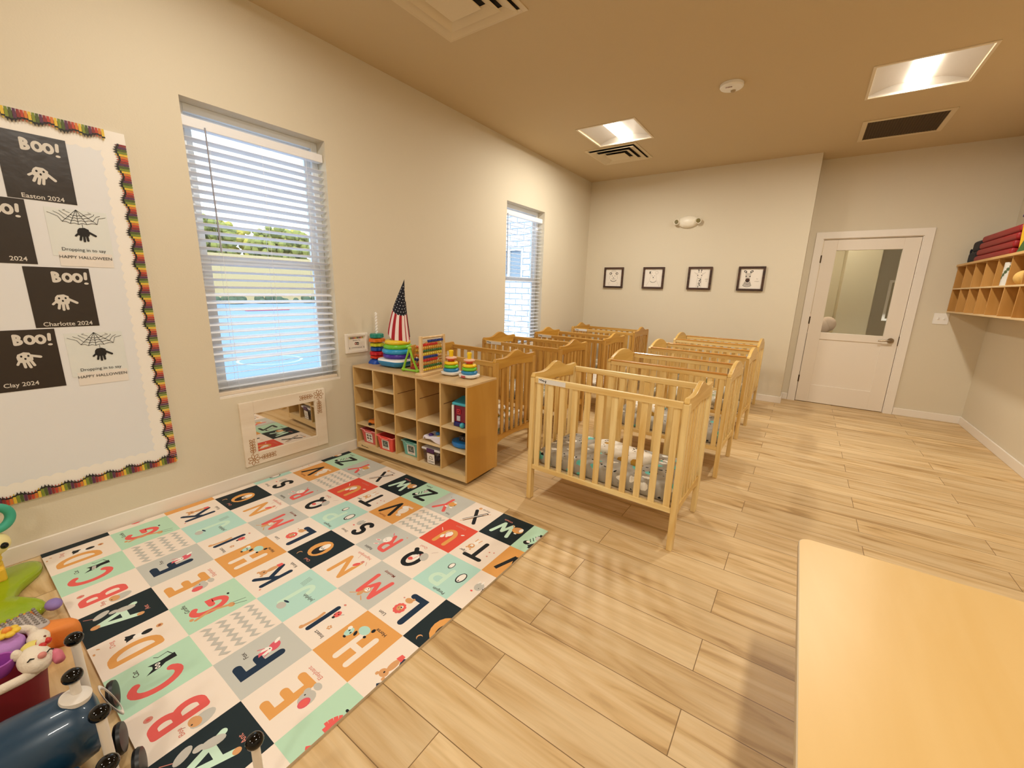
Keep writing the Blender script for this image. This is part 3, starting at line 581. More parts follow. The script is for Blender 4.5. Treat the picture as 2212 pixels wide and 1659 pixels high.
def critter(k, c, E_, S_, T_):
    """small animal prints; E_ ellipse(s,t,rs,rt,mat,rot), S_ stroke, T_ polygon in cell units"""
    p = PAL
    if c == 'A':
        E_(.80, .70, .07, .12, p['zig'], .5); E_(.74, .56, .05, .06, p['zig']); E_(.68, .42, .075, .13, p['zig'], -.3); S_([(.80, .8), (.88, .9)], .012, p['rose']); E_(.30, .30, .05, .05, p['tan']); E_(.5, .82, .06, .06, p['tan'])
    elif c == 'B':
        E_(.16, .38, .10, .15, p['zig'], .2); E_(.19, .46, .10, .07, p['tan'], .2); E_(.17, .50, .012, .012, p['black']); S_([(.2, .56), (.24, .62)], .008, p['brown']); E_(.74, .80, .05, .05, p['rose']); E_(.74, .80, .02, .02, p['coral'])
    elif c == 'C':
        T_([(.60, .62), (.63, .45), (.68, .38), (.68, .24), (.80, .24), (.78, .42), (.80, .56), (.74, .52), (.68, .53)], p['black']); E_(.665, .475, .028, .032, p['white']); E_(.735, .46, .028, .032, p['white']); E_(.665, .475, .012, .014, p['black']); E_(.735, .46, .012, .014, p['black']); S_([(.8, .27), (.9, .3), (.88, .42), (.93, .46)], .012, p['black'])
    elif c == 'D':
        E_(.75, .55, .06, .07, p['black']); T_([(.66, .62), (.70, .52), (.74, .60)], p['black']); T_([(.84, .60), (.79, .52), (.76, .60)], p['black']); E_(.70, .46, .06, .07, p['white']); E_(.69, .36, .055, .07, p['black']); E_(.69, .20, .05, .045, p['tan']); E_(.69, .20, .02, .02, p['brown']); E_(.76, .96, .03, .015, p['tan']); E_(.86, .90, .03, .012, p['tan'], .8)
    elif c == 'E':
        E_(.26, .46, .12, .12, p['zig']); E_(.22, .52, .075, .085, p['pink']); E_(.22, .52, .055, .065, p['coral']); E_(.36, .40, .05, .05, p['zig']); E_(.30, .28, .08, .05, p['zig']); E_(.33, .45, .012, .012, p['black'])
    elif c == 'F':
        E_(.60, .30, .085, .10, p['pink'], .5); E_(.68, .22, .03, .06, p['white'], .5); E_(.60, .42, .075, .08, p['white']); T_([(.56, .55), (.60, .38), (.64, .52)], p['pink']); S_([(.50, .50), (.53, .42)], .015, p['pink']); S_([(.72, .50), (.67, .42)], .015, p['pink']); E_(.60, .37, .012, .012, p['black'])
    elif c == 'G':
        S_([(.30, .82), (.36, .60), (.24, .34)], .055, p['tan']); E_(.22, .32, .07, .05, p['tan']); S_([(.20, .30), (.10, .12)], .01, p['black']); S_([(.26, .28), (.2, .10)], .01, p['black']); E_(.36, .86, .04, .03, p['tan']); E_(.6, .24, .03, .02, p['black'])
    elif c == 'H':
        E_(.64, .30, .12, .085, p['aqua']); E_(.84, .46, .07, .09, p['aqua']); E_(.90, .40, .04, .04, p['white']); E_(.82, .56, .035, .02, p['black']); E_(.80, .46, .014, .02, p['black']); E_(.86, .44, .014, .02, p['black']); E_(.72, .42, .03, .05, p['black'], .5); E_(.50, .22, .035, .04, p['black']); E_(.52, .38, .03, .025, p['black'])
    elif c == 'I':
        S_([(.62, .84), (.60, .74), (.58, .60), (.60, .48)], .06, p['tan']); E_(.63, .86, .045, .04, p['tan']); E_(.37, .36, .065, .075, p['coral']); E_(.37, .44, .03, .025, p['black']); E_(.35, .35, .013, .013, p['black']); E_(.40, .32, .013, .013, p['black']); E_(.41, .39, .012, .012, p['black']); S_([(.3, .34), (.26, .30)], .008, p['black'])
        for q in range(5): E_(.21+.03*math.cos(q*1.257), .60+.03*math.sin(q*1.257), .017, .017, p['tan'])
        E_(.46, .16, .03, .02, p['rose'])
    elif c == 'J':
        E_(.44, .82, .10, .075, p['zig']); E_(.46, .72, .07, .02, p['navy'], .2)
        for q in range(4): S_([(.62+q*.035, .34), (.66+q*.035, .14)], .006, p['word'])
    elif c == 'K':
        E_(.66, .44, .06, .12, p['tan']); E_(.68, .60, .085, .07, p['tan']); E_(.60, .67, .03, .03, p['tan']); E_(.76, .66, .03, .03, p['tan']); E_(.68, .59, .014, .018, p['black']); T_([(.60, .34), (.72, .34), (.70, .24), (.62, .24)], p['coral']); E_(.2, .86, .02, .02, p['rose'])
    elif c == 'L':
        E_(.56, .42, .09, .06, p['tan']); E_(.50, .36, .03, .03, p['tan'])
        for q in range(10): E_(.56+.085*math.cos(q*.628), .64+.085*math.sin(q*.628), .04, .04, p['coral'])
        E_(.56, .64, .09, .09, p['coral']); E_(.56, .63, .065, .065, p['tan']); E_(.54, .60, .03, .028, p['white']); E_(.545, .61, .018, .016, p['black']); E_(.59, .64, .009, .009, p['black']); E_(.52, .66, .009, .009, p['black']); E_(.70, .42, .02, .015, p['rose'])
    elif c == 'M':
        E_(.52, .82, .05, .07, p['tan']); E_(.48, .70, .085, .075, p['tan']); E_(.48, .69, .06, .052, p['white']); E_(.45, .70, .009, .011, p['black']); E_(.51, .70, .009, .011, p['black']); E_(.48, .665, .014, .012, p['black']); S_([(.56, .82), (.70, .92)], .02, p['tan']); S_([(.44, .86), (.34, .92)], .02, p['tan'])
    elif c == 'N':
        E_(.36, .40, .06, .12, p['cream'], -.5); E_(.34, .38, .05, .08, p['coral'], -.5); E_(.30, .26, .04, .035, p['rose']); S_([(.22, .22), (.14, .30)], .01, p['rose']); S_([(.5, .24), (.56, .10)], .008, p['rose'])
    elif c == 'O':
        E_(.5, .52, .30/.9*.72, .27, p['orange']); E_(.48, .56, .125, .17, p['black']); E_(.47, .44, .085, .13, p['white']); E_(.44, .50, .025, .028, p['zig']); E_(.50, .50, .025, .028, p['zig']); E_(.44, .50, .01, .012, p['black']); E_(.50, .50, .01, .012, p['black']); T_([(.46, .47), (.48, .47), (.47, .43)], p['coral'])
        E_(.74, .86, .055, .055, p['tan']); E_(.72, .87, .05, .05, p['dark'])
    elif c == 'P':
        for (s0, t0, q) in ((.18, .42, 1.), (.62, .26, .66)):
            E_(s0, t0, .10*q, .15*q, p['black']); E_(s0, t0-.005, .075*q, .125*q, p['white']); T_([(s0-.02*q, t0+.10*q), (s0+.02*q, t0+.10*q), (s0, t0+.06*q)], p['black'])
        for q in range(8): E_(.46+.28*((q*37) % 10)/10, .38+.40*((q*53) % 10)/10, .012, .009, p['aqua'])
    elif c == 'Q':
        E_(.50, .52, .10, .10, p['white']); E_(.56, .60, .06, .05, p['coral']); E_(.34, .40, .10, .13, p['zig'], .6); S_([(.46, .36), (.5, .62)], .012, p['coral']); S_([(.3, .22), (.2, .12)], .006, p['brown'])
    elif c == 'R':
        E_(.55, .46, .10, .11, p['white']); E_(.72, .58, .075, .028, p['white'], .3); E_(.72, .58, .055, .014, p['pink'], .3); E_(.64, .70, .07, .024, p['white'], .6); E_(.64, .70, .05, .012, p['pink'], .6); E_(.54, .50, .009, .01, p['black']); E_(.60, .47, .009, .01, p['black']); S_([(.56, .28), (.62, .22)], .02, p['pink']); E_(.22, .16, .02, .015, p['rose'])
    elif c == 'S':
        E_(.70, .40, .10, .11, p['zig']); E_(.76, .56, .03, .02, p['coral']); E_(.70, .28, .02, .05, p['white']); E_(.78, .30, .015, .05, p['white']); E_(.68, .44, .01, .01, p['black'])
    elif c == 'T':
        E_(.75, .52, .085, .085, p['tan']); E_(.69, .62, .025, .025, p['tan']); E_(.82, .60, .025, .025, p['tan']); E_(.75, .50, .04, .04, p['white']); E_(.75, .53, .012, .010, p['black']); E_(.72, .36, .06, .08, p['white']); S_([(.68, .34), (.66, .24)], .025, p['tan']); S_([(.78, .34), (.78, .24)], .025, p['tan'])
        for q in ((.2, .60), (.14, .42), (.24, .46)): E_(*q, .02, .02, p['rose'])
    elif c == 'U':
        E_(.52, .48, .10, .10, p['white']); E_(.60, .62, .05, .07, p['white']); E_(.50, .58, .03, .04, p['white']); S_([(.54, .36), (.6, .5), (.56, .6)], .02, p['rose']); S_([(.76, .46), (.86, .38)], .016, p['white']); E_(.20, .34, .05, .02, p['white'], .6)
    elif c == 'V':
        E_(.30, .44, .12, .16, p['cream']); E_(.38, .30, .10, .07, p['white']); E_(.24, .64, .08, .055, p['cream']); E_(.22, .67, .01, .01, p['black']); E_(.28, .66, .01, .01, p['black'])
        for q in range(6): T_([(.16+q*.04, .26), (.20+q*.04, .26), (.18+q*.04, .18)], p['white'])
    elif c == 'W':
        E_(.22, .42, .15, .12, p['orange']); E_(.20, .38, .12, .09, p['tan']); E_(.14, .38, .05, .08, p['white']); E_(.20, .56, .04, .02, p['white']); S_([(.36, .38), (.44, .30)], .03, p['tan']); E_(.17, .44, .01, .01, p['black'])
    elif c == 'X':
        E_(.66, .18, .05, .05, p['tan']); S_([(.72, .86), (.54, .58), (.34, .30)], .03, p['white']); S_([(.72, .90), (.52, .62)], .02, p['tan']); S_([(.40, .40), (.24, .26)], .02, p['tan'])
    elif c == 'Y':
        E_(.46, .46, .12, .11, p['orange']); E_(.38, .60, .05, .03, p['white']); E_(.44, .36, .05, .03, p['white']); E_(.36, .48, .014, .014, p['black']); E_(.42, .56, .014, .014, p['black']); E_(.54, .62, .05, .03, p['white']); E_(.76, .2, .012, .012, p['word'])
    elif c == 'Z':
        E_(.76, .68, .085, .075, p['black']); E_(.74, .64, .05, .035, p['white'])
        for q in range(5): S_([(.68-q*.04, .62-q*.07), (.76-q*.03, .52-q*.07)], .02, p['black'])
        E_(.62, .40, .06, .08, p['zig'])
def cell(b, ci, rj, ch, clip=None):
    x1 = MX0+CW*(ci+1); y1 = MY0+CH*(rj+1)
    bg = 'cream' if ch == 'z' else CELLS[ch][0]
    s0, s1, t0, t1 = clip or (0, 1, 0, 1)
    ik = Ink(b, (x1, y1, MT), -X, -Y, Z, step=2.5e-5, start=1e-4)
    ik.rect(s0*CW, t0*CH, s1*CW, t1*CH, PAL[bg])
    def cl(pts):   # clip polygon to the mat (cell units)
        for (a, lo, sg) in ((0, s0, 1), (0, s1, -1)):
            out = []
            for i in range(len(pts)):
                P, Q = pts[i-1], pts[i]; ip, iq = sg*(P[a]-lo) >= 0, sg*(Q[a]-lo) >= 0
                if ip != iq:
                    u = (lo-P[a])/(Q[a]-P[a]); out.append((P[0]+u*(Q[0]-P[0]), P[1]+u*(Q[1]-P[1])))
                if iq: out.append(Q)
            pts = out
            if not pts: return pts
        return pts
    def T_(pts, m):
        if clip: pts = cl(pts)
        if len(pts) >= 3: ik.poly([(p[0]*CW, p[1]*CH) for p in pts], m)
    def E_(s, t, rs, rt, m, rot=0):
        c_, q_ = math.cos(rot), math.sin(rot); pts = []
        for i in range(16):
            u, v = rs*CW*math.cos(i*math.pi/8), rt*CH*math.sin(i*math.pi/8); pts.append((s+(u*c_-v*q_)/CW, t+(u*q_+v*c_)/CH))
        T_(pts, m)
    def S_(pts, w, m):
        if not clip: ik.stroke([(p[0]*CW, p[1]*CH) for p in pts], w*CW, m); return
        for P, Q in zip(pts, pts[1:]):
            dx, dy = (Q[0]-P[0])*CW, (Q[1]-P[1])*CH; L_ = math.hypot(dx, dy) or 1e-9; nx, ny = -dy/L_*w*CW/2/CW, dx/L_*w*CW/2/CH
            T_([(P[0]+nx, P[1]+ny), (P[0]-nx, P[1]-ny), (Q[0]-nx, Q[1]-ny), (Q[0]+nx, Q[1]+ny)], m)
    if ch == 'z':
        for q in range(4):
            pts = []
            for r_ in range(12):
                pts.append((.06+.08*r_, .16+q*.215+(.042 if r_ % 2 else -.042)))
            for P, Q in zip(pts, pts[1:]):
                T_([(P[0], P[1]-.036), (Q[0], Q[1]-.036), (Q[0], Q[1]+.036), (P[0], P[1]+.036)], PAL['zig'])
        return
    bgc, lc, word, wp, wc, bx = CELLS[ch]
    lw = .112 if ch in 'BCDGHUZTSQ' else .098
    if ch in 'EFL': lw = .135
    if ch == 'O': critter(ik, ch, E_, S_, T_)
    else:
        for st in letter_strokes(ch): S_([(bx[0]+p[0]*(bx[2]-bx[0]), bx[1]+p[1]*(bx[3]-bx[1])) for p in st], lw, PAL[lc])
        critter(ik, ch, E_, S_, T_)
    if not clip: ik.text(word, wp[0]*CW, wp[1]*CH, .0225, PAL[wc], bold=.01)
b = MB(); xa, ya, xb, yb = .028, .155, 1.930, 1.8665
b.use(mat('mat_edge', 'C9B79B', .7)); b.box(xa, ya, 0.0005, xb, yb, MT)
for rj in range(7):
    for ci in range(8): cell(b, ci, rj, ROWS[rj][ci])
    cell(b, 8, rj, ROWS[rj][0], clip=((MX0+CW*9-xb)/CW, 1, 0, 1))
    cell(b, -1, rj, ROWS[rj][7], clip=(0, (MX0-xa)/CW, 0, 1))
ik = Ink(b, (xb, yb, MT), -X, -Y, Z, start=8e-5)
MATO = b.build('play_mat', None, label='big cream, mint and orange alphabet play mat with animal letters on the floor', cat='play mat')

# ------------------------------------------------------------------ bulletin board
BY0, BY1, BZ0, BZ1 = -.9, .755, .300, 2.057
t = empty('bulletin_board', (0, BY1, BZ0), label='paper covered bulletin board with crayon border on the left wall', cat='bulletin board')
MB().box(0, BY0-BY1, 0, .012, 0, BZ1-BZ0).build('board', mat('board_paper', 'E6E6E8', .55, bump=.6, bscale=6), t, bevel=.001)
BW = BY1-BY0; BHt = BZ1-BZ0
b = MB(); ik = Ink(b, (.012, -BW, 0), Y, Z, X, start=2e-4, step=1.5e-5)
SC1 = mat('scallop_paper', 'F4EEE6', .8); CR = [mat('crayon_'+n, h, .5) for n, h in (('yellow', 'E0BB3A'), ('green', '7C8A2A'), ('olive', '4E5A26'), ('plum', '5A2C4A'), ('maroon', '8A2A2A'), ('red', 'B8402A'), ('orange', 'D2762A'))]; CRT = [mat('tip_'+n, h, .5) for n, h in (('a', 'C8A82A'), ('b', '1C2012'), ('c', '15120E'), ('d', '1A0E14'), ('e', '5A1414'), ('f', 'A02E1A'), ('g', 'C0602A'))]
def scallop(base_, length, vertical, sign):
    pts = []; n = int(length/.045)
    for q in range(n*4+1):
        u = q*length/(n*4); d = .092+.010*abs(math.sin(q*math.pi/4)); pts.append((u, d))
    pp = [(0, 0)]+pts+[(length, 0)]
    if vertical: ik.poly([(base_-p[1], p[0]) for p in pp], SC1)
    else: ik.poly([(p[0], base_+sign*p[1]) for p in pp], SC1)
scallop(BW, BHt, True, 1); scallop(0, BW, False, 1); scallop(BHt, BW, False, -1)
pitch = .0112
def crayons(length, place, skip=0):
    for q in range(int((length-skip)/pitch)):
        u = q*pitch; ph = q % 7; k0 = ik.k; w_ = .040+.0065*math.sin(q*2*math.pi/7)+.003*math.sin(q*2*math.pi/14)
        place(u, w_, CR[ph], CRT[ph], ph, q); 
        if q % 2: ik.k = k0
def pl_right(u, w_, c, tp, ph, q):
    z = u+.004; ik.rect(BW-w_, z, BW-.001, z+pitch*.86, c); ik.poly([(BW-w_, z+.0012), (BW-w_, z+pitch*.72), (BW-w_-.012, z+pitch*.43)], tp); ik.rect(BW-w_-.001, z-.001, BW-w_+.006, z+pitch, CRT[2])
def pl_bot(u, w_, c, tp, ph, q):
    ik.rect(u, .001, u+pitch*.86, w_, c); ik.poly([(u+.0012, w_), (u+pitch*.72, w_), (u+pitch*.43, w_+.012)], tp); ik.rect(u-.001, w_-.006, u+pitch, w_+.001, CRT[2])
def pl_top(u, w_, c, tp, ph, q):
    ik.rect(u, BHt-w_, u+pitch*.86, BHt-.001, c); ik.poly([(u+.0012, BHt-w_), (u+pitch*.72, BHt-w_), (u+pitch*.43, BHt-w_-.012)], tp); ik.rect(u-.001, BHt-w_-.001, u+pitch, BHt-w_+.006, CRT[2])
crayons(BHt-.05, pl_right); crayons(BW, pl_bot); crayons(BW, pl_top, .075)
b.build('crayon_border', None, t)
DARKP = mat('dark_print', '2B221E', .28, spec=.6, bump=.8, bscale=14); PW = mat('paint_white', 'D9D2C8', .6); WEBP = mat('web_sheet', 'E2E5E2', .3, bump=.5, bscale=10); SHEETW = mat('white_sheet', 'EAE2DA', .4)
def hand(ik, cx, cy, m, s=1, rot=0, short=False):
    c_, q_ = math.cos(rot), math.sin(rot); R_ = lambda x, y: (cx+(x*c_-y*q_)*s, cy+(x*q_+y*c_)*s)
    ik.poly([R_(*p) for p in ((-.021, .012), (-.014, .021), (.006, .024), (.020, .016), (.022, -.004), (.018, -.016), (-.004, -.020), (-.020, -.014), (-.024, 0))], m)
    for x0, y0, x1, y1, w_ in ((-.020, -.006, -.031, -.018, .008), (-.012, -.018, -.016, -.036, .009), (-.001, -.019, -.002, -.042, .009), (.010, -.018, .011, -.038, .009), (.018, .004, .042, -.012, .010)):
        ik.stroke([R_(x0, y0), R_(x1, y1)], w_*s, m)
def boo(ik, x, y, m, s=1):
    w_ = .0118*s
    ik.stroke([(x, y), (x, y+.04*s)], w_, m); ik.arc(x+.002*s, y+.030*s, .013*s, .010*s, 90, -90, w_, m, 8); ik.arc(x+.002*s, y+.010*s, .017*s, .010*s, 90, -90, w_, m, 8)
    ik.arc(x+.046*s, y+.018*s, .013*s, .017*s, 0, 360, w_, m); ik.arc(x+.080*s, y+.018*s, .013*s, .017*s, 0, 360, w_, m)
    ik.stroke([(x+.108*s, y+.014*s), (x+.110*s, y+.040*s)], w_, m); ik.ell(x+.108*s, y-.008*s, .008*s, .005*s, m)
def ghost_sheet(y, z, name, handxy, label, rot=0, hr=0, booxy=(.085, .215), namexy=None):
    t = empty('ghost_artwork', (.0125, y, z), label=label, cat='artwork', group='dark handprint ghost prints on the bulletin board')
    t.rotation_euler = (rot, 0, 0)
    b = MB(); b.use(DARKP); b.box(0, 0, 0, .0008, .216, .279); ik = Ink(b, (.0008, 0, 0), Y, Z, X, start=1.5e-4)
    hand(ik, *handxy, PW, 1.1, hr); hx, hy = handxy
    for dx, dy in ((-.011, .008), (.011, .009), (0, -.004)): ik.ell(hx+dx, hy+dy, .0036, .0048, INK)
    boo(ik, *booxy, PW)
    if name: ik.text(name, *(namexy or (.108, .016)), .027, PW, bold=.012)
    b.build('print', None, t)
ghost_sheet(.320, 1.689, 'Easton 2024', (.115, .118), 'glossy dark ghost handprint sheet, top of the board', hr=-.2, booxy=(.075, .212))
ghost_sheet(.150, 1.407, '2024', (.060, .118), 'dark BOO sheet cut by the left photo edge, second row', booxy=(.08, .212), namexy=(.16, .022))
ghost_sheet(.315, 1.117, 'Charlotte 2024', (.105, .128), 'dark ghost handprint sheet in the middle, right under a web sheet', booxy=(.090, .215))
ghost_sheet(.155, .832, 'Clay 2024', (.105, .150), 'dark ghost handprint sheet at the lower left of the board', hr=.3, booxy=(.085, .214), namexy=(.075, .03))
def web_sheet(y, z, label):
    t = empty('spider_web_artwork', (.0125, y, z), label=label, cat='artwork', group='spider web handprint sheets on the bulletin board')
    b = MB(); b.use(WEBP); b.box(0, 0, .045, .0007, .212, .262); b.use(SHEETW); b.box(.0002, .018, 0, .0013, .206, .065)
    ik = Ink(b, (.0013, 0, 0), Y, Z, X, start=1e-4); ax, ay = .105, .262; rays = [(.012, .238), (.052, .204), (.078, .198), (.105, .197), (.135, .200), (.172, .205), (.205, .235)]
    for r_ in rays[1:6]: ik.stroke([(ax, ay), r_], .0019, INK)
    for f in (.45, .62, .8, 1.0):
        for p, q in zip(rays[1:5], rays[2:6]):
            P = (ax+(p[0]-ax)*f, ay+(p[1]-ay)*f); Q = (ax+(q[0]-ax)*f, ay+(q[1]-ay)*f); m_ = ((P[0]+Q[0])/2, (P[1]+Q[1])/2+.004); ik.stroke([P, m_, Q], .0019, INK)
    for k in range(4):
        ik.stroke([(.052+k*.010, .204+k*.014), (.040+k*.007, .226+k*.010), (.008+k*.020, .240+k*.006)], .0016, INK); ik.stroke([(.172-k*.013, .205+k*.013), (.180-k*.008, .232+k*.006), (.206-k*.020, .240+k*.005)], .0016, INK)
    ik.stroke([(.118, .198), (.118, .178)], .0016, INK); hand(ik, .118, .160, INK, .95)
    ik.text('Dropping in to say', .108, .079, .0205, INK); ik.text('HAPPY HALLOWEEN', .110, .043, .0200, INK)
    b.build('print', None, t)
web_sheet(.421, 1.405, 'spider web handprint sheet, higher on the board, with shiny taped caption')
web_sheet(.398, .822, 'spider web handprint sheet reading HAPPY HALLOWEEN, lower one')

# ------------------------------------------------------------------ wall mirror with burnt flower frame
MWd, MHt = .594, .445
t = empty('wall_mirror', (0, 1.109, .1315), label='low wall mirror in whitewashed frame with floral corners', cat='mirror')
MF = wood('whitewash', 'E6D6C0', 'F0E4D2', 'y', .6, 8, 8)
b = MB(); b.frame(0, 0, MWd, MHt, .085, (0, 0, 0), Y, Z, X, .02); b.build('frame', MF, t, bevel=.002)
MB().box(.004, .08, .08, .010, MWd-.08, MHt-.08).build('glass', MIRROR, t)
b = MB(); ik = Ink(b, (.02, 0, 0), Y, Z, X, start=2e-4); BRN = mat('burnt_line', 'A26A24', .6)
def spray(cx, cy, sx, sy):
    for k in range(7):
        a = k*math.pi*2/7; ik.mb.use(BRN); c_ = (cx+.022*math.cos(a), cy+.022*math.sin(a))
        pts = [(c_[0]+.017*math.cos(q*math.pi/6)*math.cos(a)-.0085*math.sin(q*math.pi/6)*math.sin(a), c_[1]+.017*math.cos(q*math.pi/6)*math.sin(a)+.0085*math.sin(q*math.pi/6)*math.cos(a)) for q in range(13)]
        ik.stroke(pts, .0034, BRN, cap=False)
    for (dx, dy, L_) in ((sx, 0, .135), (0, sy, .115)):
        ik.stroke([(cx+dx*.04, cy+dy*.04), (cx+dx*L_, cy+dy*L_)], .0036, BRN)
        for k in range(5):
            for sd in (-1, 1):
                q = .05+k*.019; ox = -dy*sd if dx == 0 else 0; bx_, by_ = cx+dx*q, cy+dy*q; nx, ny = (0, sd) if dy == 0 else (sd, 0)
                ang = math.atan2(ny*.9+dy, nx*.9+dx); c_ = (bx_+.012*math.cos(ang), by_+.012*math.sin(ang))
                pts = [(c_[0]+.0115*math.cos(u*math.pi/5)*math.cos(ang)-.0055*math.sin(u*math.pi/5)*math.sin(ang), c_[1]+.0115*math.cos(u*math.pi/5)*math.sin(ang)+.0055*math.sin(u*math.pi/5)*math.cos(ang)) for u in range(11)]
                ik.stroke(pts, .0030, BRN, cap=False)
spray(.052, .042, 1, 1); b.build('floral_pattern', None, t)
b = MB(); ik = Ink(b, (.02, 0, 0), Y, Z, X, start=2e-4); spray(MWd-.052, MHt-.042, -1, -1); b.build('floral_pattern', None, t)
# framed card right of the near window
t = empty('framed_card', (0, 1.911, .816), label='small white framed card with a crayon strip, left of the shelf', cat='sign')
b = MB(); b.frame(0, 0, .206, .155, .022, (0, 0, 0), Y, Z, X, .018); b.build('frame', TRIM, t, bevel=.004)
b = MB(); b.use(PAPER); b.box(.001, .02, .02, .008, .186, .135); ik = Ink(b, (.008, 0, 0), Y, Z, X)
for q in range(16): ik.rect(.038+q*.0082, .112, .044+q*.0082, .124, CR[q % 7]); ik.poly([(.038+q*.0082, .124), (.044+q*.0082, .124), (.041+q*.0082, .129)], CRT[q % 7])
ik.text('Dramatic Play', .103, .101, .012, INK); ik.arc(.095, .074, .008, .008, 0, 360, .005, mat('icon_red', '9A2A2A', .6)); ik.arc(.113, .072, .008, .008, 0, 360, .005, INK); ik.stroke([(.09, .084), (.12, .082)], .004, INK)
for q in range(9): ik.stroke([(.055+q*.011, .040), (.060+q*.011, .043)], .003, INK)
ik.rect(.036, .035, .040, .047, INK); ik.rect(.166, .035, .170, .047, INK)
b.build('card', None, t)

# ------------------------------------------------------------------ cubby shelf
SR = math.radians(2.8); SX, SY = .034, 1.946; SW, SD, SH = 1.165, .347, .722
shelf = empty('cubby_shelf', (SX, SY, 0), SR, 'low birch cubby shelf holding bins and toys, beside the mat', 'shelf')
ct, st_ = math.cos(SR), math.sin(SR)
def S2W(u, v, z=SH): return (SX+u*ct-v*st_, SY+u*st_+v*ct, z)
TH = .013; z0s = .055; cw = (SW-TH)/5; rows = [.075, .238, .398, .556, .709]
MB().box(0, 0, SH-TH, SW, SD, SH).build('top_panel', wood('birch_top', 'CBA775', 'DABB8C', 'x', .35, 5, 6), shelf, bevel=.0015)
for k, u in enumerate((0, SW-TH)):
    b = MB(); b.use(BIRCH_P); b.box(u, 0, .028, u+TH, SD, SH-TH)
    if k: b.use(BIRCH_SIDE); b.box(u+TH-.001, .001, .029, u+TH+.0006, SD-.001, SH-TH-.001)
    b.build('side_panel', None, shelf)
MB().box(TH, SD-.008, .03, SW-TH, SD, SH-TH).build('back_panel', BIRCH_P, shelf)
MB().box(TH, 0, .030, SW-TH, .014, .066).build('kick_rail', BIRCH_E, shelf)
MB().box(TH, 0, .066, SW-TH, SD-.008, .066+.010).build('bottom_panel', BIRCH_E, shelf)
for k in range(1, 5): MB().box(cw*k, .001, .076, cw*k+TH, SD-.008, SH-TH).build('divider', BIRCH_P, shelf, bevel=.001)
for k in range(5):
    for r_ in (1, 2, 3):
        if r_ == 3 and k >= 2: continue
        MB().box(cw*k+TH, .002, rows[r_]-.005, cw*(k+1), SD-.008, rows[r_]+.005).build('cubby_floor', BIRCH_E, shelf)
GROOVE = mat('groove', '5A3418', .8)
for k in (2, 3, 4):
    MB().box(cw*k+TH, .03, rows[3]-.002, cw*k+TH+.0012, SD-.01, rows[3]+.002).build('shelf_groove', GROOVE, shelf)
b = MB(); ik = Ink(b, (.06, 0, .048), X, Z, -Y); ik.stroke([(0, .004), (.005, .010), (.012, .002), (.022, .006), (.032, .001), (.044, .005), (.056, .0), (.068, .003), (.080, -.001)], .0048, mat('stamp', '3A2416', .7)); ik.ell(.003, .008, .005, .006, mat('stamp', '3A2416', .7)); b.build('stamp', None, shelf)
for u in (.06, SW-.06):
    for v in (.06, SD-.06):
        MB().cyl((u, v-.01, .016), (u, v+.01, .016), .015, n=14).build('caster', mat('caster', '221A14', .5), shelf)
def in_cub(k, row, du=0, dv=0): return S2W(cw*k+TH+(cw-TH)/2+du, dv, rows[row]+(.002 if row == 0 else .0052))
def bin_(k, color, rim, label, pic, grp='open plastic bins in the bottom cubbies', du=0., dv=.02):
    x, y, z = in_cub(k, 0, du, dv); m = mat('bin_'+color, color, .35); t = empty('toy_bin', (x, y, z), SR, label, 'storage bin', grp)
    W0, W1_, D_, Hh = .070, .088, .27, .118; b = MB(); th = .004
    vs = []
    for (w_, y0, y1, zz) in ((W0, .012, D_-.012, 0), (W1_, 0, D_, Hh), (W1_-th, th, D_-th, Hh), (W0-th, .012+th, D_-.012-th, th)):
        vs += [(-w_, y0, zz), (w_, y0, zz), (w_, y1, zz), (-w_, y1, zz)]
    fs = [(3, 2, 1, 0), (12, 13, 14, 15)]
    for r_ in range(3):
        for q in range(4): fs.append((r_*4+q, r_*4+(q+1) % 4, (r_+1)*4+(q+1) % 4, (r_+1)*4+q))
    b.add(vs, fs); b.build('bin_body', m, t, bevel=.004, smooth='auto')
    pts = [(-W1_-.004, -.004, Hh-.002), (-W1_*.55, -.005, Hh-.004), (-W1_*.45, -.005, Hh-.016), (W1_*.45, -.005, Hh-.016), (W1_*.55, -.005, Hh-.004), (W1_+.004, -.004, Hh-.002), (W1_+.004, D_, Hh), (-W1_-.004, D_, Hh), (-W1_-.004, -.004, Hh-.002)]
    MB().tube(pts, .0045, 8).build('rim', mat('rim_'+rim, rim, .3), t, smooth='auto')
    b = MB(); b.use(mat('label_card', 'F0E8E2', .5)); sl = .012/Hh
    U_ = X; V_ = Vector((0, -sl, 1)).normalized(); N_ = Vector((0, -1, -sl)).normalized(); ik = Ink(b, (0, .012-sl*.012-.0008, .012), U_, V_, N_)
    ik.rect(-.04, 0, .04, .078, mat('label_card', 'F0E8E2', .5))
    if pic == 'dots':
        for a in (-.016, .016):
            for c_ in (.034, .058): ik.ell(a, c_, .012, .009, mat('brown_dot', '3A1E22', .6)); ik.ell(a+.003, c_+.002, .004, .003, PAPER)
        ik.text('Blocks', 0, .012, .012, INK)
    else:
        ik.rect(-.03, .02, .03, .072, mat('photo_gray', '5E645E', .5)); ik.ell(0, .046, .018, .014, mat('photo_gray2', '8A948C', .5)); ik.ell(.008, .05, .006, .006, INK)
        ik.stroke([(-.026, .010), (.02, .010)], .004, GRAYI)
    b.build('label_card', None, t)
    return t
bin_(0, 'D85C58', 'F0A0A0', 'pink plastic bin with four dark dots label, leftmost bottom cubby', 'dots', du=.006)
bin_(1, 'EE5548', 'F27A70', 'coral red plastic bin with gray photo label in the bottom row', 'photo', dv=-.008)
bin_(2, '6FB4AC', '9CD0C8', 'teal plastic bin with a photo label in the bottom row', 'photo', du=.012, dv=.03)
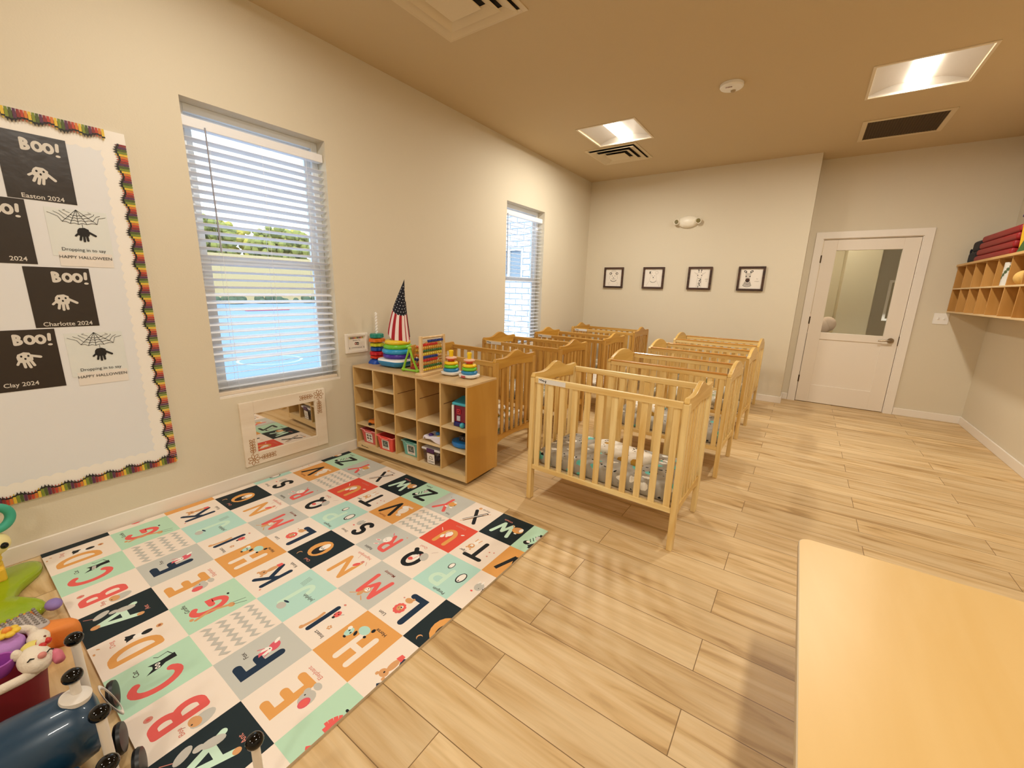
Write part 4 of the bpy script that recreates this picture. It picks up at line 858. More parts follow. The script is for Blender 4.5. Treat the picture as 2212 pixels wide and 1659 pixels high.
x, y, z = in_cub(3, 0, .008, .015); t = empty('lidded_box', (x, y, z), SR, 'clear lidded box with purple latch in the bottom row', 'storage box')
b = MB(); vs = []
for (w_, y0, y1, zz) in ((.072, .006, .26, 0), (.082, 0, .27, .105), (.079, .003, .267, .105), (.069, .009, .257, .003)): vs += [(-w_, y0, zz), (w_, y0, zz), (w_, y1, zz), (-w_, y1, zz)]
fs = [(3, 2, 1, 0), (12, 13, 14, 15)]+[(r_*4+q, r_*4+(q+1) % 4, (r_+1)*4+(q+1) % 4, (r_+1)*4+q) for r_ in range(3) for q in range(4)]
b.add(vs, fs); b.build('box_body', CLEARP, t)
MB().box(-.090, -.006, .105, .090, .275, .122).build('lid', mat('lid_white', 'DCD6D6', .3), t, bevel=.005)
MB().box(-.036, -.012, .092, .036, -.004, .124).build('latch', mat('latch_purple', '4A1E4E', .3), t, bevel=.003, label='purple front latch')
b = MB(); ik = Ink(b, (0, -.0008, .006), X, Vector((0, -.057, 1)).normalized(), -Y); ik.rect(-.036, 0, .036, .078, mat('label_card', 'F0E8E2', .5))
ik.stroke([(-.018, .036), (-.010, .056), (.010, .056), (.018, .036), (-.018, .036)], .004, mat('olive_ink', '6E6A3A', .6)); ik.stroke([(-.028, .02), (.028, .02)], .003, INK); ik.stroke([(-.028, .012), (.028, .012)], .003, INK); b.build('label_card', None, t)
b = MB(); rr = random.Random(5)
for q in range(14): b.sphere((rr.uniform(-.045, .045), rr.uniform(.04, .22), rr.uniform(.022, .06)), .018, 8, 6)
x, y, z = in_cub(3, 0, .008, .015)
b.build('small_toys', mat('inside_toys', '8A7A7E', .6), loc=(x, y, z+.002), rz=SR, smooth=True, label='grayish small toys filling the clear lidded box', cat='toys', kind='stuff')
# truck
x, y, z = in_cub(0, 1, .045, .05); t = empty('toy_truck', (x, y, z), SR+.5, 'orange toy truck in the left column of the shelf', 'toy truck')
OR = mat('toy_orange', 'D9781E', .35)
MB().box(-.04, -.022, .014, .04, .022, .04).build('body', OR, t, bevel=.004); MB().box(.005, -.02, .04, .032, .02, .066).build('cab', mat('toy_orange2', 'C0602A', .4), t, bevel=.005)
for a in (-.026, .026):
    for c_ in (-.024, .024): MB().cyl((a, c_-.006, .012), (a, c_+.006, .012), .012, n=14).build('wheel', BLACK, t)
# white activity toy in column 4 row 2
x, y, z = in_cub(3, 1, .02, .02); t = empty('activity_toy', (x, y, z), SR, 'white toy panel with purple, blue and yellow buttons', 'toy')
b = MB(); b.prism([(-.095, .008), (-.085, .032), (-.07, .018), (-.02, .022), (.03, .004), (.07, .0), (.085, .012), (.085, .075), (.06, .06), (-.05, .038), (-.085, .046), (-.097, .03)], (0, 0, 0), X, Z, Y, .12); b.build('body', mat('toy_white', 'E8E2F0', .25), t, bevel=.005)
for (a, zz, v, c_) in ((-.045, .046, .035, '4A2A7A'), (.0, .058, .06, '2A7AC0'), (.045, .05, .02, 'D8C22A'), (.06, .078, .07, '6AB0D8')): MB().sphere((a, v, zz), .019, 14, 8, (1, 1, .6)).build('button', mat('btn'+c_, c_, .3), t, smooth=True)
# toy house in right column (double height)
x, y, z = in_cub(4, 2, .022, .10); t = empty('activity_house', (x, y, z), SR, 'teal roofed toy house with red door panel, upper right cubby', 'toy house')
MB().box(-.062, -.05, .0, .062, .07, .035).build('base', mat('toy_navy', '1E1E6A', .3), t, bevel=.008)
MB().box(-.056, -.045, .035, .056, .065, .155).build('walls', mat('toy_maroon', '7A1030', .4), t, bevel=.004)
MB().box(-.070, -.056, .155, .070, .078, .175).build('roof_edge', mat('toy_teal', '3FA8BC', .3), t, bevel=.008)
b = MB(); b.add([(-.066, -.05, .175), (.066, -.05, .175), (.066, .07, .175), (-.066, .07, .175), (-.02, 0, .215), (.02, 0, .215), (.02, .02, .215), (-.02, .02, .215)], [(0, 1, 2, 3), (4, 5, 6, 7), (0, 1, 5, 4), (1, 2, 6, 5), (2, 3, 7, 6), (3, 0, 4, 7)]); b.build('roof', mat('toy_teal_dark', '1F6A78', .3), t, bevel=.004)
MB().cyl((-.058, -.056, .03), (-.058, -.056, .155), .009).build('post', WHITE, t); MB().box(-.030, -.050, .045, .0, -.044, .080).build('switch_plate', mat('toy_graym', 'B8BCC8', .3), t, bevel=.002)
b = MB(); b.frame(-.028, 0, .004, .034, .006, (0, -.045, .095), X, Z, -Y, .006); b.sphere((-.012, -.05, .112), .007); b.build('dial', mat('toy_redlight', 'C03040', .3), t)
MB().sphere((.02, -.05, .018), .02, 12, 8).build('corner_knob', mat('toy_teal', '3FA8BC', .3), t, smooth=True)
# white ring toy in column 4 top
x, y, z = in_cub(3, 2, .070, .10); t = empty('handle_toy', (x, y, z), SR, 'red and orange toy with a white ring handle, tall cubby', 'toy')
MB().box(-.02, -.02, 0, .024, .04, .09).build('body', mat('toy_rust', '9A3A1E', .4), t, bevel=.008)
MB().torus((0, .01, .12), .026, .006, (0, 1, 0)).build('ring_handle', WHITE, t, smooth=True, label='white ring handle'); MB().cyl((0, .01, .085), (0, .01, .098), .008).build('stem', mat('toy_rust', '9A3A1E', .4), t)
# blue disc + black box
x, y, z = in_cub(4, 1, .004, .11); t = empty('disc_toy', (x, y, z), SR, 'round glossy blue toy under a black box, right column', 'toy')
MB().lathe([(.03, 0), (.085, .008), (.092, .024), (.088, .040), (.05, .046)], n=36, sy=.8).build('disc', mat('toy_blue', '1E78C8', .2), t, smooth='auto')
x, y, z = in_cub(4, 1, .04, .13); b = MB(); b.use(mat('black_case', '121014', .4)); b.box(-.05, -.05, 0, .045, .06, .038); ik = Ink(b, (0, -.05, 0), X, Z, -Y); ik.stroke([(-.03, .012), (-.022, .028), (-.014, .012)], .003, GRAYI)
b.build('toy_case', None, loc=(x, y, z+.0465), rz=SR, label='small black box lying on the round blue toy', cat='box', bevel=0)

# ------------------------------------------------------------------ toys on top of the shelf
TOPZ = SH+.0003
def flower(n, a=.12): return lambda t_: 1+a*math.cos(n*t_)
t = empty('gear_stacker', (.088, 2.150, TOPZ), label='gear shaped stacking rings on a white spiral post', cat='stacking toy')
MB().lathe([(.07, 0), (.068, .012), (.055, .03), (.03, .042)], n=40, rfun=flower(6, .08)).build('base', mat('g_blue', '1F4FB0', .3), t, smooth='auto')
zz = .042
for cc, r_, h_ in (('D93A22', .056, .024), ('C81E2A', .058, .032), ('1E4E9A', .050, .034), ('C8C82A', .054, .030), ('E0701E', .062, .030), ('1E8A7A', .052, .036)):
    if cc == 'E0701E': zz += .004
    MB().lathe([(r_*.86, zz), (r_, zz+.004), (r_, zz+h_-.006), (r_*.86, zz+h_-.001)], n=60, rfun=flower(7, .09)).build('gear_ring', mat('g'+cc, cc, .3), t, smooth='auto'); zz += h_+.003
b = MB(); b.cyl((0, 0, .03), (0, 0, .41), .0085, .007, 16); b.sphere((0, 0, .41), .008)
for k in range(2): b.tube([(.0092*math.cos(q*.55+k*math.pi), .0092*math.sin(q*.55+k*math.pi), zz+.005+q*.0042) for q in range(38)], .0028, 6)
b.build('spiral_post', WHITE, t, smooth='auto')
t = empty('ring_stacker', (.305, 2.185, TOPZ), .1, label='large stacker with purple to yellow rings under the flag cone', cat='stacking toy')
def rrect(w_, d_, r_, n=6):
    pts = []
    for (cx, cy, a0) in ((w_-r_, d_-r_, 0), (-w_+r_, d_-r_, 90), (-w_+r_, -d_+r_, 180), (w_-r_, -d_+r_, 270)):
        for i in range(n+1): a = math.radians(a0+90*i/n); pts.append((cx+r_*math.cos(a), cy+r_*math.sin(a)))
    return pts
def loft(rings, name, m, parent, **kw):
    b = MB(); n = len(rings[0][0]); vs = []; fs = []
    for pts, z_ in rings: vs += [(p[0], p[1], z_) for p in pts]
    for j in range(len(rings)-1):
        for i in range(n): fs.append((j*n+i, j*n+(i+1) % n, (j+1)*n+(i+1) % n, (j+1)*n+i))
    fs += [tuple(range(n-1, -1, -1)), tuple(range((len(rings)-1)*n, len(rings)*n))]
    b.add(vs, fs); return b.build(name, m, parent, smooth='auto', **kw)
loft([(rrect(.080, .080, .05), 0), (rrect(.115, .115, .06), .012), (rrect(.130, .130, .06), .040), (rrect(.130, .130, .06), .052)], 'base', mat('st_blue', '2A86B8', .25), t)
loft([(rrect(.130, .130, .06), .052), (rrect(.126, .126, .06), .064), (rrect(.10, .10, .05), .068)], 'base_top', WHITE, t, label='white top plate of the base')
zz = .068
for cc, R_, r_ in (('4A2A9A', .092, .021), ('2A96C8', .097, .022), ('6CB82A', .088, .021), ('E8C02A', .076, .021)):
    MB().torus((0, 0, zz+r_), R_-.0, r_*1.25, sz=.8, n=40).build('stacking_ring', mat('sr'+cc, cc, .22), t, smooth=True)
    MB().cyl((0, 0, zz), (0, 0, zz+.01), .08).build('ring_web', mat('sr'+cc, cc, .22), t); zz += r_*2*.82
MB().cyl((0, 0, .06), (0, 0, zz+.03), .03, .022).build('post', mat('st_yellow', 'F0C82A', .3), t)
# flag cone (cloth hat) draped over the big stacker
t = empty('flag_cone', (.300, 2.195, TOPZ), label='tall stars and stripes cloth cone standing on the large stacker', cat='decoration')
NAVY = mat('flag_navy', '0A0A1A', .8); FRED = mat('flag_red', 'A8121E', .8); FWH = mat('flag_white', 'F0DCD6', .8)
b = MB(); n = 52; apex = Vector((.085, .01, .682)); rows_ = 26
def cone_pt(i, f):
    a = 2*math.pi*i/n; base = Vector((.095*math.cos(a), .095*math.sin(a)*.8, .247-.055*math.cos(a+.4))); base.x += .01
    f2 = f**1.08; p = base.lerp(apex, f2); r_ = 1+.10*math.sin(f*math.pi); ax = Vector((.01, 0, .25)).lerp(apex, f2); q = ax+(p-ax)*r_; q.z = p.z; q.x -= .02*math.sin(f*math.pi); return q
vs = [cone_pt(i, j/rows_) for j in range(rows_+1) for i in range(n)]
for j in range(rows_):
    for i in range(n):
        m = NAVY if j >= rows_*.44 else (FRED if (i//3) % 2 else FWH)
        b.use(m); b.add([vs[j*n+i], vs[j*n+(i+1) % n], vs[(j+1)*n+(i+1) % n], vs[(j+1)*n+i]], [(0, 1, 2, 3)])
b.build('cloth', None, t, smooth=True)
b = MB()
for j in range(10):
    f = .47+j*.047; cnt = max(4, int(20*(1-f)*1.5))
    for k in range(cnt):
        i = (k+.5*(j % 2))*n/cnt; i0 = int(i) % n; p = cone_pt(i, f); q1 = cone_pt(i+.5, f)-cone_pt(i-.5, f); q2 = cone_pt(i, f+.02)-p; N_ = q1.cross(q2).normalized(); ax = Vector((.01, 0, .25)).lerp(apex, f); N_ = N_ if N_.dot(p-ax) > 0 else -N_
        u = q1.normalized(); v = N_.cross(u); s_ = .0042
        b.add([p+N_*.0012+u*s_*(1 if e % 2 else .45)*math.cos(e*math.pi/5)+v*s_*(1 if e % 2 else .45)*math.sin(e*math.pi/5) for e in range(10)], [tuple(range(10))])
b.build('stars', mat('star_white', 'FFFFFF', .7), t)
b = MB(); b.tube([cone_pt(7.5, f/20)+Vector((.002, 0, 0)) for f in range(0, 14)], .0035, 6); b.build('seam', NAVY, t)
# xylophone-like bead rattle behind the triangle
t = empty('bead_frame_toy', (.550, 2.225, TOPZ), .25, label='low colourful bead and peg toy between stacker and abacus', cat='toy')
MB().box(-.09, -.045, 0, .09, .045, .016).build('base', mat('bt_red', 'A8322A', .4), t, bevel=.003)
for k, (cc, zz, yy) in enumerate((('B83A1E', .036, -.03), ('1E2A6A', .07, .0), ('D8782A', .10, .01), ('C89A2A', .135, .02), ('D86A3A', .165, .03))):
    b = MB()
    for q in range(7): b.sphere((-.07+q*.021, yy, zz), .0125, 10, 6, (.8, 1, 1))
    b.build('bead_row', mat('bt'+cc, cc, .3), t, smooth=True)
    MB().cyl((-.09, yy, zz), (.09, yy, zz), .003, n=8).build('rod', mat('rodw', 'D8C8A8', .4), t)
for s_ in (-.09, .09): MB().box(s_-.004, -.035, .012, s_+.004, .038, .182).build('end_plate', mat('bt_wood', 'C8963A', .5), t, bevel=.003)
# lime triangle rattle
t = empty('triangle_rattle', (.575, 2.075, TOPZ), .12, label='lime green triangular rattle frame standing beside the abacus', cat='rattle')
LIME = mat('lime', '8FC42A', .3)
P3 = [(-.072, .014), (.068, .014), (-.005, .178)]
b = MB()
for k in range(3):
    p, q = P3[k], P3[(k+1) % 3]; b.tube([(p[0]+(q[0]-p[0])*u/6, -.004*math.sin(u/6*math.pi), p[1]+(q[1]-p[1])*u/6) for u in range(7)], [.0105, .009, .0078, .0074, .0078, .009, .0105], 10)
b.build('triangle_frame', LIME, t, smooth='auto')
for p in P3: MB().sphere((p[0], 0, p[1]), .0155, 14, 10).build('corner_ball', LIME, t, smooth=True)
# abacus
t = empty('abacus', (.735, 2.035, TOPZ), math.radians(94), label='wooden abacus with rows of coloured beads', cat='abacus')
AW, AH = .245, .285
for u in (0, AW):
    MB().box(u-.011, -.010, .018, u+.011, .012, AH).build('post', ABW, t, bevel=.003)
MB().box(-.03, -.035, 0, AW+.03, .035, .020).build('base', wood('abacus_base', 'D2AE78', 'E6C798', 'x', .5, 14, 10), t, bevel=.003)
MB().cyl((0, 0, AH-.012), (AW, 0, AH-.012), .0085, n=14).build('top_bar', ABW, t)
bc = ['E8C82A', '2E6A2A', 'C8963A', 'C8281E', '1E3A8A', 'E0C83A', '3A6A2A', 'D8A23A', 'C8281E', '1E3A8A']
for r_ in range(10):
    zz = .040+r_*.0228; MB().cyl((0, 0, zz), (AW, 0, zz), .0018, n=8).build('rod', mat('rodw', 'D8C8A8', .4), t)
    b = MB(); off = [0, .004, 0, 0, 0, .01, .008, 0, 0, .06][r_]; n_ = 10
    for q in range(n_):
        u = .018+off+q*.0165 if r_ in (3, 4, 8, 9) else .018+q*.0215; b.sphere((u, 0, zz), .0105, 12, 8, (.72, 1, 1))
    b.build('bead_row', mat('ab'+bc[r_], bc[r_], .3), t, smooth=True)
def small_stacker(x, y, label, badge, rz):
    t = empty('baby_ring_stacker', (x, y, TOPZ), rz, label, 'stacking toy', 'small ring stackers on the shelf top')
    loft([(rrect(.045, .04, .03), 0), (rrect(.066, .058, .035), .012), (rrect(.068, .060, .035), .026), (rrect(.062, .055, .033), .029)], 'rocker_base', WHITE, t)
    zz = .029
    for cc, R_, r_ in (('2A82B8', .044, .0135), ('6CC028', .040, .0128), ('F0C81E', .036, .0128)):
        MB().torus((0, 0, zz+r_*.9), R_, r_*1.15, sz=.85, n=32).build('stacking_ring', mat('ss'+cc, cc, .22), t, smooth=True); zz += r_*1.9
    MB().lathe([(.020, zz), (.026, zz+.006), (.024, zz+.012), (.040, zz+.018), (.040, zz+.024)], n=28).build('red_ring', mat('ss_red', 'E0502A', .25), t, smooth='auto')
    MB().lathe([(.041, zz+.022), (.041, zz+.029), (.022, zz+.035)], n=28).build('clear_cap', mat('ss_pink', 'E8B8A0', .2), t, smooth='auto')
    MB().lathe([(.015, 0.02), (.015, zz+.06), (.0175, zz+.068), (.0175, zz+.078), (.010, zz+.082)], n=20).build('post', mat('ss_yellow', 'F2CC1E', .3), t, smooth='auto')
    if badge:
        b = MB(); ik = Ink(b, (0, -.0605, .009), X, Z, -Y); ik.rect(-.03, 0, .006, .014, mat('badge_red', 'B8202A', .4)); ik.text('Fisher-Price', -.012, .007, .0062, WHITE); b.build('badge', None, t)
small_stacker(.868, 2.205, 'small ring stacker next to the abacus, without a red badge', False, .2)
small_stacker(1.035, 2.215, 'small ring stacker at the shelf end, red badge on its base', True, .1)

# ------------------------------------------------------------------ cribs
def sheet_mat(name, base_c, a, b_, c, s=1.0):
    m = bpy.data.materials.new(name); m.use_nodes = True; nt = m.node_tree; bs = nt.nodes['Principled BSDF']; L = nt.links.new
    t = nt.nodes.new('ShaderNodeTexCoord'); n = nt.nodes.new('ShaderNodeTexNoise'); n.inputs['Scale'].default_value = 22; L(t.outputs['Object'], n.inputs['Vector'])
    ma = nt.nodes.new('ShaderNodeVectorMath'); ma.operation = 'MULTIPLY_ADD'; L(n.outputs['Color'], ma.inputs[0]); ma.inputs[1].default_value = (.045, .045, .045); L(t.outputs['Object'], ma.inputs[2])
    prev = None; col = (*lin(base_c), 1)
    def layer(prev, scale, th, cc, seed, pick=None, stretch=(1, 1, 1)):
        mp = nt.nodes.new('ShaderNodeMapping'); mp.inputs['Location'].default_value = (seed, seed*.7, seed*.3); mp.inputs['Scale'].default_value = stretch; L(ma.outputs[0], mp.inputs['Vector'])
        v = nt.nodes.new('ShaderNodeTexVoronoi'); v.inputs['Scale'].default_value = scale*s; v.inputs['Randomness'].default_value = .75; L(mp.outputs[0], v.inputs['Vector'])
        lt = nt.nodes.new('ShaderNodeMath'); lt.operation = 'LESS_THAN'; L(v.outputs['Distance'], lt.inputs[0]); lt.inputs[1].default_value = th
        sp = nt.nodes.new('ShaderNodeSeparateColor'); L(v.outputs['Color'], sp.inputs[0]); l2 = nt.nodes.new('ShaderNodeMath'); l2.operation = 'LESS_THAN'; L(sp.outputs[0], l2.inputs[0]); l2.inputs[1].default_value = pick or 1.1
        mu = nt.nodes.new('ShaderNodeMath'); mu.operation = 'MULTIPLY'; L(lt.outputs[0], mu.inputs[0]); L(l2.outputs[0], mu.inputs[1])
        mx = nt.nodes.new('ShaderNodeMix'); mx.data_type = 'RGBA'; L(mu.outputs[0], mx.inputs[0])
        if prev: L(prev.outputs[2], mx.inputs[6])
        else: mx.inputs[6].default_value = col
        mx.inputs[7].default_value = (*lin(cc), 1); return mx
    p = layer(None, 9, .34, a, 0, .5, (1, 1.5, 1)); p = layer(p, 9, .36, b_, 3.3, .4); p = layer(p, 20, .22, c, 7.1, .45)
    L(p.outputs[2], bs.inputs['Base Color']); bs.inputs['Roughness'].default_value = .85
    return m
SHEET1 = sheet_mat('sheet_clouds', 'A8A298', 'F2F0EA', '6CC8C4', '1A1A1C', 1.45)
SHEET2 = sheet_mat('sheet_floral', 'B9B2A0', 'F0E8DC', '7C8A5E', '6A5A4A', 1.3)
SHEET3 = sheet_mat('sheet_dots', 'E2D8C8', 'B8A890', '8AA07A', '3A4A3A', 1.6)
BLANKET = sheet_mat('blanket_print', 'EFE8DC', 'E8DFD0', 'C8983A', '5A4A38', 1.7)
PLY = mat('support_board', 'D9C09A', .6)
def curve_pts(L_, W_, fn, n=28): return [(L_*i/n, fn(i/n)) for i in range(n+1)]
def make_crib(kind, label, name='crib'):
    A = kind == 'A'; LX, WY = .945, (.56 if A else .575); HP = .850 if A else .805
    t = empty(name, (0, 0, 0), 0, label, 'crib', 'wooden cribs in two columns')
    mz, mx, my = (PINE_Z, PINE_X, PINE_Y) if A and label.find('front') >= 0 else ((HONEY_Z, HONEY_X, HONEY_Y) if A else (PINE_Z, PINE_X, PINE_Y))
    pt, pw = .030, .045   # post thickness x, width y
    for x0 in (0, LX-pt):
        for k, y0 in enumerate((0, WY-pw)):
            top = HP-.03
            b = MB(); taper = .004
            b.prism([(y0, .0), (y0+pw, .0), (y0+pw, top), (y0, top)], (x0, 0, 0), Y, Z, X, pt); b.build('post', mz, t, bevel=.004)
        # end frame: arched headboard, bottom rail, slats
        if A:
            def fn(s):
                z = .842+.052*math.exp(-((s-.5)/.17)**2)+.010*(abs(2*s-1)**4)
                e = min(s, 1-s)*WY
                if e < .022: z -= .022-math.sqrt(max(0, .022**2-(.022-e)**2))
                return z
        else:
            def fn(s):
                z = .800+.062*max(0, math.sin(math.pi*min(1, max(0, (s-.10)/.80))))**.8
                e = min(s, 1-s)*WY
                if e < .015: z -= .015-math.sqrt(max(0, .015**2-(.015-e)**2))
                return z
        top = curve_pts(WY, 0, fn, 40)
        low = [(WY-pw*.0, HP-.03), (WY-pw, HP-.03), (WY-pw, HP-.085), (WY/2, HP-.068), (pw, HP-.085), (pw, HP-.03), (0, HP-.03)]
        MB().prism(top+low, (x0+.002, 0, 0), Y, Z, X, pt-.004).build('headboard', my, t, bevel=.003)
        lowr = [(pw, .250), (pw, .185), (.12, .205), (WY/2, .213), (WY-.12, .205), (WY-pw, .185), (WY-pw, .250)]
        MB().prism(lowr, (x0+.006, 0, 0), Y, Z, X, pt-.012).build('end_rail', my, t, bevel=.002)
        ns = 6 if A else 5; gap = (WY-2*pw)/(ns+1)
        for k in range(ns):
            yy = pw+gap*(k+1)
            MB().box(x0+.009, yy-.016, .248, x0+pt-.009, yy+.016, HP-.076).build('slat', mz, t, bevel=.002)
    zr0, zr1 = (.790, .826) if A else (.757, .797)
    for y0 in (.008, WY-.008-.022):
        b = MB()
        if A: b.prism([(0, zr0), (.022, zr0), (.022, zr1-.003), (.017, zr1), (.005, zr1), (0, zr1-.003)], (pt, y0, 0), Y, Z, X, LX-2*pt)
        else: b.prism([(0, zr0), (.022, zr0), (.022, zr1-.004), (.017, zr1), (.005, zr1), (0, zr1-.004)], (pt, y0, 0), Y, Z, X, LX-2*pt)
        b.build('top_rail', mx, t, bevel=.001, smooth='auto')
        if not A: MB().prism([(-.002, zr1-.009), (.024, zr1-.009), (.024, zr1), (.016, zr1+.005), (.006, zr1+.005), (-.002, zr1)], (pt, y0, 0), Y, Z, X, LX-2*pt).build('rail_cap', RAILCAP, t, bevel=.001, label='shiny rail cap')
        MB().box(pt, y0, .214, LX-pt, y0+.022, .244).build('bottom_rail', mx, t, bevel=.002)
        ns = 11; proto = None
        for k in range(ns):
            xx = .058+k*(LX-.116)/(ns-1)
            if proto is None: proto = MB().box(-.0175, .005, .242, .0175, .017, zr0+.002).build('slat', mz, t, bevel=.002); proto.location = (xx, y0, 0)
            else: c = proto.copy(); COL.objects.link(c); c.location = (xx, y0, 0)
    MB().box(pt+.002, .034, .232, LX-pt-.002, WY-.034, .246).build('mattress_support', PLY, t)
    return t
def name_label(t, w_=.19, x0=.055):
    b = MB(); b.use(mat('tag_white', 'E6E2DC', .5)); b.box(x0, .0062, .793, x0+w_, .0079, .822); ik = Ink(b, (x0, .0062, .793), X, Z, -Y)
    ik.stroke([(.006, .022), (.016, .018), (.02, .023), (.028, .014), (.034, .020), (.040, .012), (.046, .017)], .004, INK); ik.stroke([(.052, .006), (.054, .018)], .006, INK)
    return b.build('name_label', None, t, label='white name tag on the front rail')
crib_front = make_crib('A', 'pale pine crib in front, nearest the camera, white tag on its rail', 'crib')
name_label(crib_front)
crib_hon = make_crib('A', 'honey crib behind the cubby shelf, partly hidden by the stacked ring toys')
crib_b = make_crib('B', 'crib with shiny rails directly behind the front pine crib')
for o, x, y, rz in ((crib_front, 1.603, 2.137, -1.5), (crib_hon, .210, 2.366, 0.0), (crib_b, 1.640, 3.285, -1.6)):
    o.location = (x, y, 0); o.rotation_euler = (0, 0, math.radians(rz))
cribs = [crib_front, crib_hon, crib_b]
for src, x, y, rz, lb, tag_ in ((crib_hon, .213, 3.372, -1.2, 'honey crib second in the left column, its end under the far window', True), (crib_hon, .255, 4.335, -3.0, 'honey crib third in the left column, beyond the far window', True),
                          (crib_hon, .205, 5.43, -1.2, 'honey crib farthest back in the left corner, by the far wall', True), (crib_b, 1.650, 4.365, -2.2, 'crib with shiny rails third in the right column', False), (crib_b, 1.640, 5.425, -1.2, 'crib with shiny rails last in the right column, against the far wall', False)):
    c = copy_tree(src); c.location = (x, y, 0); c.rotation_euler = (0, 0, math.radians(rz)); c['label'] = lb; cribs.append(c)
    if tag_: name_label(c)
def mattress(crib, m, label):
    LX, WY = .945, .56
    t = MB(); n = 40
    def sup(w_, d_, e, z): return [(LX/2+w_*math.copysign(abs(math.cos(2*math.pi*i/n))**e, math.cos(2*math.pi*i/n)), WY/2+d_*math.copysign(abs(math.sin(2*math.pi*i/n))**e, math.sin(2*math.pi*i/n)), z) for i in range(n)]
    w_, d_ = LX/2-.036, WY/2-.040; rings = []
    for dz, sh in ((0, .022), (.006, .007), (.02, .0), (.065, .0), (.082, .006), (.092, .02), (.096, .045)): rings.append(sup(w_-sh, d_-sh, .16, .2472+dz))
    vs = [p for r_ in rings for p in r_]; fs = []
    for j in range(len(rings)-1):
        for i in range(n): fs.append((j*n+i, j*n+(i+1) % n, (j+1)*n+(i+1) % n, (j+1)*n+i))
    fs += [tuple(range(n-1, -1, -1)), tuple(range((len(rings)-1)*n, len(rings)*n))]
    t.add(vs, fs); o = t.build('crib_mattress', m, smooth='auto', label=label, cat='mattress', group='sheeted mattresses in the cribs'); o.location = crib.location; o.rotation_euler = crib.rotation_euler; return o
mattress(cribs[0], SHEET1, 'gray mattress sheet with clouds and teal shapes in the front pine crib')
mattress(cribs[1], SHEET3, 'light printed mattress in the honey crib behind the cubby shelf')
mattress(cribs[2], SHEET1, 'gray printed mattress in the shiny railed crib behind the front one')
mattress(cribs[3], SHEET2, 'printed mattress in the second crib of the left column')
mattress(cribs[4], SHEET3, 'printed mattress in the third crib of the left column')
mattress(cribs[5], SHEET2, 'printed mattress in the farthest crib of the left column')
mattress(cribs[6], SHEET2, 'printed mattress in the third crib of the right column')
mattress(cribs[7], SHEET2, 'printed mattress in the last crib by the far wall, right column')
def folded(crib, dx, dy, w_, d_, h_, m, label, rz=.2, cat='blanket', seed=1):
    rr = random.Random(seed); b = MB(); n = 12; k = 8; vs = []; fs = []
    for j in range(k+1):
        for i in range(n+1):
            u, v = i/n*2-1, j/k*2-1; e = (1-u**4)*(1-v**4); vs.append((u*w_/2*(1+.04*math.sin(5*v+seed)), v*d_/2*(1+.05*math.sin(4*u)), h_*(e**.35 if e > 0 else 0)+.004*math.sin(7*u+seed)*math.sin(5*v)*(1 if e > .1 else 0)))
    for j in range(k):
        for i in range(n): fs.append((j*(n+1)+i, j*(n+1)+i+1, (j+1)*(n+1)+i+1, (j+1)*(n+1)+i))
    rim = [i for i in range(n+1)]+[j*(n+1)+n for j in range(1, k+1)]+[k*(n+1)+i for i in range(n-1, -1, -1)]+[j*(n+1) for j in range(k-1, 0, -1)]
    fs.append(tuple(reversed(rim))); b.add(vs, fs)
    c = crib.rotation_euler.z; px = crib.location.x+dx*math.cos(c)-dy*math.sin(c); py = crib.location.y+dx*math.sin(c)+dy*math.cos(c)
    return b.build('folded_blanket', m, smooth=True, loc=(px, py, .3437), rz=c+rz, label=label, cat=cat, group='blankets lying in cribs')
folded(cribs[0], .50, .34, .42, .22, .034, BLANKET, 'folded white blanket with small prints in the front crib', rz=-.25)
folded(cribs[2], .28, .25, .28, .24, .07, BLANKET, 'folded blanket at the left end of the shiny railed crib behind the front one', seed=4)
folded(cribs[1], .66, .28, .3, .26, .05, BLANKET, 'light blanket in the honey crib behind the cubby shelf', seed=6)
folded(cribs[6], .78, .3, .22, .3, .09, SHEET2, 'crumpled printed blanket in the third crib of the right column', seed=9)

# ------------------------------------------------------------------ table at lower right
TZ = .56; t = empty('activity_table', (3.04, 1.60, 0), math.radians(90-89.5), 'maple topped classroom table with rounded corner, lower right', 'table')
# top outline: far-left corner rounded, runs to the right and toward the camera
r_ = .035; wt, lt = 1.22, 1.25
pts = [(r_-r_*math.sin(a*math.pi/16), -r_+r_*math.cos(a*math.pi/16)) for a in range(9)]+[(0, -lt+r_), (r_, -lt), (wt-r_, -lt), (wt, -lt+r_), (wt, -r_), (wt-r_, 0)]
MB().prism(pts, (0, 0, TZ-.028), X, Y, Z, .027).build('edge_band', TABLE_EDGE, t, bevel=.003)
MB().prism([(.003+p[0]*(wt-.006)/wt, -.003+p[1]*(lt-.006)/lt) for p in pts], (0, 0, TZ-.002), X, Y, Z, .002).build('tabletop', TABLE, t)
for (a, c_) in ((.12, -.12), (wt-.12, -.12), (.12, -lt+.12), (wt-.12, -lt+.12)): MB().cyl((a, c_, 0), (a, c_, TZ-.028), .016, .02).build('leg', mat('table_leg', 'B8B0A4', .3, metal=.8), t)

